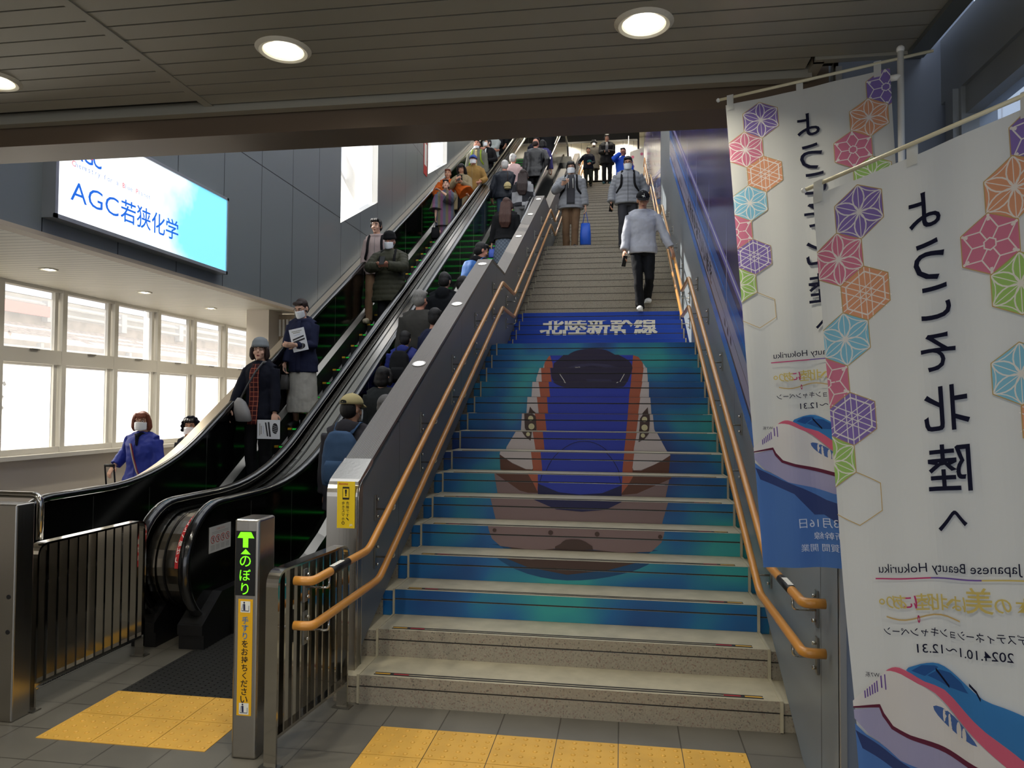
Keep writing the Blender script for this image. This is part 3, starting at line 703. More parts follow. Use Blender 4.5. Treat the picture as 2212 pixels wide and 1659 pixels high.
smoke = mat('smoked_panel', (22, 22, 21), .12, .55, spec=.6)
stepm = mat('step_black', (16, 16, 16), .5); grn = mat('step_green', (30, 190, 60), .5, emit=.35); yl = mat('step_yellow', (200, 160, 40), .5)
deckm = mat('deck_steel', (168, 163, 154), .2, 1., bump=.05, bscale=30, stretch=(1, .06, .06))
skirtm = mat('skirt_steel', (140, 137, 131), .3, .9)
def strip(m, P, x0, x1, mt, o):
    for a, c in zip(P[:-1], P[1:]): m.face([(x0-o[0], a[0]-o[1], a[1]), (x1-o[0], a[0]-o[1], a[1]), (x1-o[0], c[0]-o[1], c[1]), (x0-o[0], c[0]-o[1], c[1])], mt, True)
def escalator(xl, xr, label):
    o = (xl, 4.5); e = empty('escalator', (xl, 4.5, 0), label=label, cat='escalator')
    for x, s in ((xl, 1), (xr, -1)):
        m = MB(); m.tube([(x-o[0], p[0]-o[1], p[1]) for p in rail_path()], [(.041, .027)]*len(rail_path()), hrub, 12); m.build('handrail', e)
        up_ = rail_path(.028); lo = low_path(.15); m = MB()
        poly = up_+lo[::-1]; m.prism([(p[0]-o[1], p[1]) for p in poly], x-.012-o[0], x+.012-o[0], smoke, 'x')
        bp_ = m.build('balustrade_panel', e)
        m = MB()
        for Y in (5.3, 6.0, 6.9)+tuple(7.9+1.15*k for k in range(13)):
            z = .95 if Y < 6 else min(zesc(Y)+.95, TOPZ+.95); zl = .17 if Y < 5.9 else zesc(Y)+.19
            m.box(x+s*.0125-.0006-o[0], Y-.002-o[1], zl, x+s*.0125+.0006-o[0], Y+.002-o[1], z-.05, skirtm)
        m.build('joint', bp_)
        m = MB(); xs = x+s*.105; hi = [(p[0], p[1]+.0) for p in low_path(.19)]; mid = low_path(.15); bt = low_path(-.12)
        for a, c, a2, c2 in zip(hi[:-1], hi[1:], mid[:-1], mid[1:]):
            m.face([(x+s*.012-o[0], a[0]-o[1], a[1]), (xs-s*.02-o[0], a2[0]-o[1], a2[1]), (xs-s*.02-o[0], c2[0]-o[1], c2[1]), (x+s*.012-o[0], c[0]-o[1], c[1])], skirtm)
        for a, c, a2, c2 in zip(mid[:-1], mid[1:], bt[:-1], bt[1:]):
            m.face([(xs-s*.02-o[0], a[0]-o[1], a[1]), (xs-o[0], a2[0]-o[1], a2[1]), (xs-o[0], c2[0]-o[1], c2[1]), (xs-s*.02-o[0], c[0]-o[1], c[1])], darkmetal)
        m.build('skirt', e)
        # inlet box under the handrail return
        m = MB(); b0, b1 = x-.095-o[0], x+.085-o[0]
        m.prism([(4.56-o[1], 0), (4.56-o[1], .10), (4.54-o[1], .10), (4.54-o[1], .165), (4.78-o[1], .34), (5.6-o[1], .34), (5.6-o[1], 0)], b0, b1, rubber, 'x')
        m.face([(b0+.01, 4.548-o[1], .173), (b1-.01, 4.548-o[1], .173), (b1-.01, 4.70-o[1], .286), (b0+.01, 4.70-o[1], .286)], darkmetal)
        m.build('newel_base', e)
    x0, x1 = xl+.11, xr-.11
    for k in range(47):
        Y = 6.431+.3464*k; z = .157+.2*k
        if z > TOPZ-.02: break
        m = MB(); m.box(x0-o[0], Y-o[1], z-.26, x1-o[0], Y+.36-o[1], z, stepm)
        m.box(x0+.06-o[0], Y-.002-o[1], z-.022, x1-.06-o[0], Y-o[1]+.001, z-.006, grn)
        for q in (x0, x1-.05): m.box(q-o[0], Y-.003-o[1], z-.024, q+.05-o[0], Y+.03-o[1], z+.002, yl)
        m.build('step', e)
    m = MB(); m.box(x0-o[0], 5.3-o[1], -.02, x1-o[0], 6.431-o[1], .012, mat('comb_plate', (60, 60, 58), .4, .7)); m.box(x0-o[0], 5.62-o[1], .012, x1-o[0], 5.65-o[1], .015, yl); m.box(x0-o[0], 6.05-o[1], .012, x1-o[0], 6.08-o[1], .016, grn)
    m.build('comb_plate', e)
    m = MB(); m.box(xl+.02-o[0], 3.84-o[1], -.01, xr-.14-o[0], 5.3-o[1], .004, grat); m.build('floor_plate', e)
    m = MB(); m.prism([(24.4-o[1], TOPZ-.6), (22.9-o[1], TOPZ-.6), (6.6-o[1], -.40), (6.0-o[1], -.40), (6.0-o[1], -.03), (6.45-o[1], -.03), (6.9-o[1], .06), (22.55-o[1], TOPZ-.32), (22.6-o[1], TOPZ-.01), (24.4-o[1], TOPZ-.01)], x0-.08-o[0], x1+.08-o[0], darkmetal, 'x'); m.build('truss', e)
    return e
escA = escalator(-4.2, -3.2, 'down escalator on the left full of people facing the hall')
escB = escalator(-2.85, -1.85, 'up escalator beside the stairs with riders seen from behind')
# deck between the two escalators
dk = empty('deck_cover', (-3.025, 4.5, 0), label='polished steel deck between the two escalators', cat='deck'); o = (-3.025, 4.5)
m = MB(); P = rail_path(.075); Pg = rail_path(.082); Pr = rail_path(.062)
strip(m, P, -3.155, -2.895, deckm, o)
m.build('deck_plate', dk)
m = MB(); strip(m, rail_path(.062), -3.165, -3.105, deckm, o); strip(m, rail_path(.062), -2.945, -2.885, deckm, o); strip(m, rail_path(.068), -3.05, -3.04, darkmetal, o); m.build('deck_edge', dk)
m = MB()
for P0, mt in ((rail_path(.055)[9:17], mat('sticker_red', (200, 50, 52), .5)),):
    strip(m, P0, -2.955, -2.90, mt, o)
Pq = rail_path(.052)
for i, ch in enumerate('ご注意ください'):
    k = 10+i*.85; k0 = int(k); tt = k-k0; a, c = Vector(Pq[k0]), Vector(Pq[k0+1]); p = a.lerp(c, tt); d_ = (c-a).normalized()
    paint(m, text_fit(ch, -.022, -.022, .022, .022, .02, keep=True), lambda u, v: (-2.928+v-o[0], p.x+d_.x*u-o[1], p.y+d_.y*u), inkw)
tag(m.build('red_sticker', dk), 'red warning strip with white lettering')
# outer deck of the down escalator up to the wall
dk2 = empty('deck_cover', (-4.34, 4.5, 0), label='light steel deck between the down escalator and the left wall', cat='deck'); o = (-4.34, 4.5)
m = MB(); strip(m, rail_path(.07)[6:], -4.44, -4.24, mat('deck_light', (190, 178, 160), .35, .7), o); m.build('deck_plate', dk2)
m = MB(); poly = rail_path(.075)[6:40]+[(22, 0), (4.5, 0)]; m.prism([(p[0]-o[1], p[1]) for p in rail_path(.075)[9:-15]+[(23.5, 0), (4.6, 0)]], -4.445-o[0], -4.425-o[0], skirtm, 'x'); m.build('side_cladding', dk2)
# stickers on the escalators
st = empty('notice', (-2.834, 4.86, .695), label='white sticker with four red prohibition signs on the black balustrade panel', cat='sign')
m = MB(); F = lambda u, v: (.0016, u, v); G = lambda u, v: (.0022, u, v); H = lambda u, v: (.0028, u, v)
m.box(-.002, -.14, -.09, .001, .14, .09, mat('sticker_white', (206, 204, 198), .5))
for i in range(4):
    cx_ = -.095+i*.064; paint(m, [circ(cx_, .0, .028, 22)], F, inkr); paint(m, [circ(cx_, .0, .023, 22)], G, mat('sticker_white', (206, 204, 198), .5))
    paint(m, [circ(cx_+.004, .012, .005, 10), [(cx_-.004, -.012), (cx_+.006, -.012), (cx_+.006, .008), (cx_-.002, .008)]], H, inkk); paint(m, line2d([(cx_-.017, .017), (cx_+.017, -.017)], .004), lambda u, v: (.0034, u, v), inkr)
paint(m, text_fit('ご注意ください', -.06, .06, .06, .076), F, inkr)
for z, w in ((.048, .11), (.038, .11)): paint(m, [[(-w, z), (w, z), (w, z+.003), (-w, z+.003)]], F, mat('ink_grey', (150, 148, 144), .6))
for i in range(4):
    for k in range(4): paint(m, [[(-.12+i*.064, -.045-k*.009), (-.072+i*.064, -.045-k*.009), (-.072+i*.064, -.042-k*.009), (-.12+i*.064, -.042-k*.009)]], F, mat('ink_grey', (150, 148, 144), .6))
m.build('sticker_face', st)
st = empty('notice', (-4.10, 9.0, zesc(9.0)+.165), label='yellow warning strip with black lettering on the skirt of the down escalator', cat='sign'); st.rotation_euler.x = radians(30)
m = MB(); m.box(.012, -.42, -.03, .017, .28, .065, ys)
for i, ch in enumerate('はさまれ注意'): paint(m, text_fit(ch, -.36+i*.1, -.02, -.28+i*.1, .055, .03, keep=True), lambda u, v: (.018, u, v), inkk)
m.build('sticker_face', st)
# ================================================================== backlit company sign on the left wall
sg = empty('sign', (-4.45, 6.24, 3.1), label='backlit white and sky blue company sign on the left wall', cat='sign')
m = MB(); alu = mat('sign_frame', (196, 198, 200), .35, .7); yw, zt = 1.245, .83
m.box(0, -yw, -.02, .10, yw, zt, alu)
for a in ((-yw, -.02, yw, .012), (-yw, zt-.03, yw, zt), (-yw, -.02, -yw+.03, zt), (yw-.03, -.02, yw, zt)): m.box(.10, a[0], a[1], .118, a[2], a[3], alu)
m.build('frame', sg)
fm = bpy.data.materials.new('sign_print'); fm.use_nodes = True; N = fm.node_tree.nodes; L = fm.node_tree.links; b = N['Principled BSDF']
t = N.new('ShaderNodeTexCoord'); n1 = N.new('ShaderNodeTexNoise'); n1.inputs['Scale'].default_value = 1.6; n1.inputs['Detail'].default_value = 4
s = N.new('ShaderNodeSeparateXYZ'); ma = N.new('ShaderNodeMath'); ma.operation = 'MULTIPLY_ADD'; ma.inputs[1].default_value = .42; md = N.new('ShaderNodeMath'); md.operation = 'ADD'
r1 = N.new('ShaderNodeValToRGB'); e = r1.color_ramp.elements; e[0].position = .50; e[0].color = (*lin((246, 250, 252)), 1); e[1].position = .86; e[1].color = (*lin((120, 205, 240)), 1)
L.new(t.outputs['Object'], n1.inputs['Vector']); L.new(t.outputs['Object'], s.inputs[0]); L.new(s.outputs['Y'], ma.inputs[0]); ma.inputs[2].default_value = .08; L.new(ma.outputs[0], md.inputs[0]); L.new(n1.outputs[0], md.inputs[1])
L.new(md.outputs[0], r1.inputs[0]); L.new(r1.outputs[0], b.inputs['Emission Color']); L.new(r1.outputs[0], b.inputs['Base Color']); b.inputs['Emission Strength'].default_value = 1.0
m = MB(); m.face([(.106, -yw+.03, .012), (.106, yw-.03, .012), (.106, yw-.03, zt-.03), (.106, -yw+.03, zt-.03)], fm)
F = lambda u, v: (.108, u-6.24, v-3.1)
sb, sr, sg_ = mat('sign_blue', (24, 96, 200), .5, emit=.75), mat('sign_red', (210, 40, 70), .5, emit=.75), mat('sign_grey_blue', (110, 130, 180), .5, emit=.8)
paint(m, text_fit('A', 5.16, 3.605, 5.29, 3.735, .05), F, sb); paint(m, text_fit('G', 5.285, 3.605, 5.40, 3.735, .05), F, sb); paint(m, text_fit('C', 5.40, 3.605, 5.50, 3.735, .05), F, sb)
paint(m, [[(5.355, 3.655), (5.40, 3.655), (5.375, 3.685), (5.345, 3.685)]], lambda u, v: (.1086, u-6.24, v-3.1), sr)
x = 5.165
for ch in 'Chemistry for a Blue Planet':
    if ch != ' ':
        T, bb = text2d(ch); sc = .062
        paint(m, [[(x+p[0]*sc, 3.54+p[1]*sc) for p in t3] for t3 in T], F, sr if ch in 'CBP' else sg_)
    x += .0375 if ch not in 'il' else .031
paint(m, text_fit('AGC', 5.16, 3.262, 5.72, 3.42), F, sb)
for i, ch in enumerate('若狭化学'): paint(m, text_fit(ch, 5.745+i*.213, 3.245, 5.945+i*.213, 3.445, .008), F, sb)
m.build('face', sg)

# ================================================================== downlights
glow, cup = mat('lamp_glow', (255, 250, 236), .4, emit=14), mat('lamp_cup', (255, 246, 220), .35, emit=1.3)
ringm = mat('lamp_ring', (214, 208, 190), .4)
def downlight(x, y, z, r, power, label, group, col=(1, .93, .78), spread=140):
    e = empty('downlight', (x, y, z), label=label, cat='ceiling light', group=group); m = MB()
    for a, c, za, zb in ((r, r*.86, 0, -.012), (r*.86, r*.74, -.012, -.008), (r*.74, r*.70, -.008, -.001)):
        for k in range(32):
            p, q = 2*pi*k/32, 2*pi*(k+1)/32
            m.face([(a*cos(p), a*sin(p), za), (a*cos(q), a*sin(q), za), (c*cos(q), c*sin(q), zb), (c*cos(p), c*sin(p), zb)], ringm, True)
    m.build('trim_ring', e)
    m = MB(); m.face([(r*.71*cos(2*pi*k/28), r*.71*sin(2*pi*k/28), -.0015) for k in range(28)], cup); m.build('reflector', e)
    m = MB(); m.ball((0, r*.12, -.0015), (r*.40, r*.40, .012), glow, 20, 5, zmax=0); m.build('lens', e)
    ld = bpy.data.lights.new('lamp', 'AREA'); ld.shape = 'DISK'; ld.size = r*1.2; ld.energy = power; ld.color = col; ld.spread = radians(spread)
    lo = bpy.data.objects.new('lamp_light', ld); COL.objects.link(lo); lo.parent = e; lo.location = (0, 0, -.02)
    return e
G1 = 'downlights in the slatted concourse ceiling'
downlight(-1.286, 2.589, ZC, .105, 9, 'lit round downlight in the slatted ceiling, the left one fully seen', G1)
downlight(.072, 2.584, ZC, .105, 9, 'lit round downlight in the slatted ceiling, nearer the banners', G1)
downlight(-2.62, 2.668, ZC, .105, 9, 'round downlight cut by the left edge of the frame', G1)
for y in (.55, -1.5, -3.5):
    for x in (-3.98, -2.62, -1.286, .072): downlight(x, y, ZC, .105, 9, 'round downlight in the slatted ceiling behind the viewpoint', G1)
for i, (y, w) in enumerate(((6.39, 'nearest the left frame edge'), (7.85, 'the middle one of three'), (9.25, 'nearest the beige column'))):
    downlight(-5.6, y, 2.965, .09, 4, 'round downlight in the white alcove ceiling, '+w, 'downlights in the alcove ceiling')
for i, x in enumerate((-2.35, .0)): downlight(x, 28.9, 12.5, .13, 60, 'bright downlight in the upper hall ceiling, the %s one' % ('left', 'right')[i], 'upper hall downlights')
for x in (-3.0, -.6, 1.6):
    for y in (24.5, 26.8): downlight(x, y, 12.5, .13, 60, 'downlight of the upper hall hidden above the lintel', 'upper hall downlights')

# ================================================================== cloth banners
def cloth(name, rgb, tl=.35):
    m = bpy.data.materials.new(name); m.use_nodes = True; N = m.node_tree.nodes; L = m.node_tree.links; b = N['Principled BSDF']
    b.inputs['Base Color'].default_value = (*lin(rgb), 1); b.inputs['Roughness'].default_value = .75; b.inputs['Specular IOR Level'].default_value = .2
    t = N.new('ShaderNodeBsdfTranslucent'); t.inputs[0].default_value = (*lin(rgb), 1); x = N.new('ShaderNodeMixShader'); x.inputs[0].default_value = tl
    L.new(b.outputs[0], x.inputs[1]); L.new(t.outputs[0], x.inputs[2]); L.new(x.outputs[0], N['Material Output'].inputs[0]); return m
cw = cloth('banner_cloth', (216, 216, 211)); c_pu, c_pk, c_or, c_bl, c_gr = [cloth('print_'+n, c) for n, c in (('purple', (140, 118, 186)), ('pink', (214, 128, 154)), ('apricot', (226, 164, 128)), ('sky', (140, 200, 224)), ('green', (166, 204, 116)))]
c_gold, c_ink, c_line = cloth('print_gold', (196, 168, 112)), cloth('print_ink', (24, 26, 50)), cloth('print_hex_line', (240, 236, 232))
c_mag, c_vio, c_yel, c_blue, c_dk, c_red, c_deep, c_wht, c_lil, c_sh = [cloth('print_'+n, c) for n, c in (('magenta', (190, 60, 112)), ('violet', (112, 84, 160)), ('mustard', (206, 186, 110)), ('water', (84, 124, 188)), ('maroon', (104, 44, 66)), ('rose', (216, 104, 130)), ('roof_blue', (62, 128, 190)), ('body_white', (222, 218, 216)), ('lilac', (168, 164, 196)), ('water_shade', (60, 74, 124)))]
c_glass, c_lampb, c_cloud, c_txtw = cloth('print_windscreen_blue', (50, 96, 160)), cloth('print_lamp_blue', (80, 110, 170)), cloth('print_cloud', (226, 220, 214)), cloth('print_pale', (222, 228, 238))
BW, BH = .54, 1.8
HR, HW = .069, .1195
def hexart(s0, t0, kind, fill):
    V = [(HR*sin(pi/3*k), HR*cos(pi/3*k)) for k in range(6)]; out = []
    st = lambda P: [(s0+p[0]/BW, t0-p[1]/BH) for p in P]
    if fill: out.append((fill, [st(V)]))
    ln = []
    if kind == 'A':
        for k in range(6):
            a, c = V[k], V[(k+1) % 6]; w = .0034
            for g in (-1, 1):
                nx, ny = -a[1]*g*.26, a[0]*g*.26; ln += line2d([(a[0]*q+nx*4*q*(1-q)*.8, a[1]*q+ny*4*q*(1-q)*.8) for q in [i/6 for i in range(7)]], w)
            ln += line2d([(0, 0), a], w*.6)
            mx, my = (a[0]+c[0])/2, (a[1]+c[1])/2; ln += line2d([(a[0]*(1-q)**2+c[0]*q*q+mx*.72*2*q*(1-q), a[1]*(1-q)**2+c[1]*q*q+my*.72*2*q*(1-q)) for q in [i/5 for i in range(6)]], w*.7)
    elif kind == 'B':
        ln += line2d([(x*.80, y*.80) for x, y in V], .0036, True)
        for k in range(3):
            a = V[k]; d_ = (a[0]/HR, a[1]/HR); n_ = (-d_[1], d_[0])
            for o in (-.2, 0, .2): ln += line2d([(-d_[0]*HR*.95+n_[0]*o*HR, -d_[1]*HR*.95+n_[1]*o*HR), (d_[0]*HR*.95+n_[0]*o*HR, d_[1]*HR*.95+n_[1]*o*HR)], .0024)
    elif kind == 'C':
        ln += line2d([(x*.2, y*.2) for x, y in V], .003, True)
        for k in range(6):
            a, c = V[k], V[(k+1) % 6]; mx, my = (a[0]+c[0])/2, (a[1]+c[1])/2
            ln += line2d([(mx*.2, my*.2), (mx*.62, my*.62)], .003); ln += line2d([(mx*.62, my*.62), (a[0]*.78+mx*.1, a[1]*.78+my*.1)], .003); ln += line2d([(mx*.62, my*.62), (c[0]*.78+mx*.1, c[1]*.78+my*.1)], .003)
            ln += line2d([(a[0]*.78, a[1]*.78), (a[0], a[1])], .006)
    if ln: out.append((c_line, [st(P) for P in ln]))
    out.append((c_gold, [st(P) for P in line2d(V, .0022, True)]))
    return out
ART = []
h = .5*HW/BW; q = 1.5*HR/BH; s1, t1 = .216, .046
for (i, j, k, f) in ((0, 0, 'A', c_pu), (-1, 1, 'A', c_pk), (0, 2, 'B', c_or), (-1, 3, 'A', c_bl), (-2, 4, 'C', c_pk), (-1, 5, 'B', c_pu), (-2, 6, 'A', c_gr), (-1, 7, '', None)): ART += hexart(s1+i*h, t1+j*q, k, f)
for s_, t_, k, f in ((.972, .035, 'C', c_pu), (.866, .088, 'A', c_or), (.762, .146, 'C', c_pk), (.866, .204, 'A', c_gr), (.846, .312, 'A', c_bl), (.95, .37, 'B', c_or)): ART += hexart(s_, t_, k, f)
def bt(s, sc, tc, w, hgt, m, bold=0., keep=True):
    """mirrored lettering centred at (sc,tc), box w x hgt in metres"""
    return (m, [[(sc+p[0]/BW, tc-p[1]/BH) for p in T] for T in text_fit(s, -w/2, -hgt/2, w/2, hgt/2, bold, True, keep)])
for ch, s_, t_, w, hh in (('よ', .506, .076, .075, .095), ('う', .511, .143, .075, .1), ('こ', .524, .199, .09, .08), ('そ', .521, .264, .085, .1), ('北', .539, .339, .112, .112), ('陸', .534, .417, .112, .112), ('へ', .532, .487, .085, .05)): ART.append(bt(ch, s_, t_, w, hh, c_ink, .01))
ART.append(bt('Japanese Beauty Hokuriku', .49, .551, .335, .030, c_ink, keep=False))
for a, c, mt in ((.16, .41, c_mag), (.41, .64, c_vio), (.64, .84, c_yel)): ART.append((mt, [[(a, .5625), (c, .5625), (c, .5645), (a, .5645)]]))
for ch, s_, w, mt in (('日', .885, .04, c_yel), ('本', .80, .04, c_yel), ('の', .715, .036, c_yel), ('美', .62, .062, c_yel), ('は', .53, .036, c_yel), ('、', .487, .02, c_yel), ('北', .44, .042, c_yel), ('陸', .375, .042, c_yel), ('に', .315, .032, c_mag), ('あ', .268, .036, c_yel), ('り', .225, .032, c_yel), ('。', .183, .016, c_yel)): ART.append(bt(ch, s_, .596-(.006 if ch == '美' else 0), w, w, mt, .01))
ART.append((c_gold, [p for p in line2d([(.2+.03*i, .617+.004*sin(i*.62)) for i in range(12)], .0022)])); ART.append((c_mag, line2d(circ(.345, .6195, .004, 10), .003, True)))
ART.append(bt('デスティネーションキャンペーン', .49, .637, .335, .024, c_ink, .005, False))
ART.append(bt('2024.10.1～12.31', .535, .660, .225, .022, c_ink, .005, False)); ART.append(bt('W7系', .105, .702, .036, .014, c_ink))
SP = smooth_poly
ART += [(c_blue, [[(0, .775), (.05, .79), (.2, .815), (.36, .83), (.63, .836), (.8, .83), (1, .84), (1, 1), (0, 1)]]),
    (c_lil, [[(0, .755), (.124, .749), (.165, .772), (.267, .787), (.543, .811), (.743, .825), (1, .835), (1, .87), (.76, .868), (.62, .85), (.5, .845), (.358, .831), (.213, .819), (.064, .79), (0, .768)]]),
    (c_sh, [[(.0, .785), (.169, .814), (.304, .833), (.449, .858), (.541, .867), (.8, .876), (1, .88), (1, .92), (.6, .92), (.52, .907), (.429, .889), (.367, .889), (.246, .844), (.027, .811)]]),
    (c_wht, [[(0, .742), (.171, .695), (.196, .69), (.249, .69), (.332, .711), (.38, .722), (.515, .759), (.669, .795), (.748, .806), (.9, .81), (1, .80), (1, .835), (.745, .826), (.57, .807), (.41, .794), (.269, .783), (.187, .774), (.145, .758), (.129, .746), (0, .753)]]),
    (c_deep, [SP([(.271, .691), (.31, .684), (.362, .68), (.412, .68), (.466, .687), (.53, .699), (.611, .716), (.685, .723), (.765, .729), (.833, .735), (.93, .75), (.97, .79), (.819, .797), (.752, .784), (.614, .758), (.521, .736), (.431, .715), (.348, .706)], 2)]),
    (c_red, [SP([(.171, .695), (.204, .689), (.242, .688), (.293, .695), (.348, .706), (.431, .715), (.521, .736), (.614, .758), (.752, .784), (.86, .795), (.86, .815), (.748, .806), (.699, .801), (.578, .772), (.491, .75), (.387, .721), (.318, .709), (.247, .697), (.195, .694)], 2)]),
    (c_glass, [[(.294, .691), (.34, .683), (.397, .683), (.412, .685), (.35, .698)], [(.36, .697), (.412, .688), (.465, .690), (.517, .7), (.547, .712), (.453, .710)]]),
    (c_lampb, [SP([(.375, .739), (.411, .739), (.471, .748), (.534, .764), (.574, .778), (.512, .774), (.446, .765), (.393, .751)], 2)]),
    (c_cloud, [circ(.428, .75, .012, 12), circ(.45, .757, .012, 12), circ(.49, .765, .012, 12), circ(.515, .769, .01, 12)]),
    (c_dk, [[(0, .750), (.129, .744), (.146, .756), (.188, .772), (.269, .781), (.411, .792), (.57, .805), (.746, .814), (1, .822), (1, .836), (.743, .825), (.543, .811), (.267, .787), (.179, .777), (.137, .761), (.124, .749), (0, .7525)]]),
    (c_vio, [[(.06+.012*i, .737-.002*i), (.066+.012*i, .736-.002*i), (.066+.012*i, .725-.003*i), (.06+.012*i, .726-.003*i)] for i in range(6)]+[[(.142, .72), (.149, .72), (.149, .702), (.142, .703)], [(.162, .722), (.168, .722), (.168, .7), (.162, .7)]]),
    (c_ink, line2d([(.40, .688), (.425, .698), (.455, .709)], .004)+line2d([(.555, .7), (.585, .708), (.60, .717)], .004)),
    bt('2024年3月16日', .505, .906, .26, .042, c_txtw), bt('北陸新幹線', .52, .933, .18, .028, c_txtw, keep=False), bt('金沢～敦賀間 開業', .505, .958, .26, .036, c_txtw)]
def banner(TL, TR, BL, BR, label, pole_s, ph):
    TL, TR, BL, BR = map(Vector, (TL, TR, BL, BR)); o = Vector((TR.x, TR.y, 0)); e = empty('banner', o, label=label, cat='banner', group='cloth banners on poles')
    nrm = (TR-TL).cross(BL-TL).normalized()
    if nrm.y > 0: nrm = -nrm
    def fn(s, t, d=0.):
        p = TL*(1-s)*(1-t)+TR*s*(1-t)+BL*(1-s)*t+BR*s*t
        w = (.010*sin(s*9+1.2)+.006*sin(s*21+3*t)+.004*sin(t*14+s*3))*(.35+.65*min(1, t*1.6))-.018*sin(pi*s)*(1-t)*.5
        return p+nrm*(w+d)-o
    m = MB(); nu, nv = 36, 30
    for i in range(nu):
        for j in range(nv): m.face([fn(a/nu, c/nv) for a, c in ((i, j), (i+1, j), (i+1, j+1), (i, j+1))], cw, True)
    for li, (mt, polys) in enumerate(ART):
        d = .0008+.00012*li
        for P in polys:
            for T in (tess(P) if len(P) > 3 else [P]):
                T = clip(list(T), 0, 0, 1)
                if len(T) < 3: continue
                a0 = max(0, int(min(p[0] for p in T)*nu)); a1 = min(nu-1, int(max(p[0] for p in T)*nu))
                for i in range(a0, a1+1):
                    Q = clip(T, 0, i/nu, (i+1)/nu)
                    if len(Q) < 3: continue
                    b0 = max(0, int(min(p[1] for p in Q)*nv)); b1 = min(nv-1, int(max(p[1] for p in Q)*nv))
                    for j in range(b0, b1+1):
                        S = clip(Q, 1, j/nv, (j+1)/nv)
                        if len(S) > 2: m.face([fn(*p, d) for p in S], mt)
    m.build('cloth', e)
    bar = mat('banner_bar', (214, 206, 176), .4); pl = mat('banner_pole', (226, 226, 222), .35)
    dv = (TR-TL); upv = Vector((0, 0, .028)); m = MB(); m.tube([TL-dv*.05+upv-o, TR+dv*.24+upv-o], .0055, bar, 10); m.ball(TL-dv*.05+upv-o, .008, pl, 10, 6); m.build('crossbar', e)
    pp = TR+dv*pole_s; m = MB(); m.tube([(pp.x-o.x, pp.y-o.y, 0), (pp.x-o.x, pp.y-o.y, pp.z+.06)], [.013, .011], pl, 14); m.ball((pp.x-o.x, pp.y-o.y, pp.z+.06), .0145, pl, 12, 6); m.build('pole', e)
    m = MB(); m.rings([(pp.x-o.x, pp.y-o.y, 0, .16, .16), (pp.x-o.x, pp.y-o.y, .03, .16, .16), (pp.x-o.x, pp.y-o.y, .09, .05, .05), (pp.x-o.x, pp.y-o.y, .16, .02, .02)], mat('banner_base', (90, 92, 96), .6), 24); m.build('base', e)
    for s in (.03, .47, .93):
        m = MB(); c = fn(s, .0); a = dv.normalized()*.012
        for dd in (.004, -.004): m.face([c-a+nrm*dd-Vector((0, 0, .022)), c+a+nrm*dd-Vector((0, 0, .022)), c+a+nrm*dd+Vector((0, 0, .036)), c-a+nrm*dd+Vector((0, 0, .036))], cw)
        m.face([c-a+nrm*.004+Vector((0, 0, .036)), c+a+nrm*.004+Vector((0, 0, .036)), c+a-nrm*.004+Vector((0, 0, .036)), c-a-nrm*.004+Vector((0, 0, .036))], cw)
        m.build('tab', e)
    for zz in (.02,):
        m = MB(); c = fn(1.0, zz); m.tube([c, pp-o+Vector((0, 0, c.z-pp.z))], .012, pl, 8); m.build('sleeve_clip', e)
    return e
banner((.396, 2.908, 2.819), (.946, 2.757, 2.861), (.546, 2.986, 1.024), (1.06, 2.83, 1.061), 'white mirrored campaign banner standing behind the other one, its whole left edge in view', .06, 2.9)
banner((.503, 2.032, 2.205), (.896, 1.694, 2.305), (.657, 2.111, .402), (1.02, 1.769, .476), 'white mirrored campaign banner in front, cut by the right frame edge', .06, 2.4)

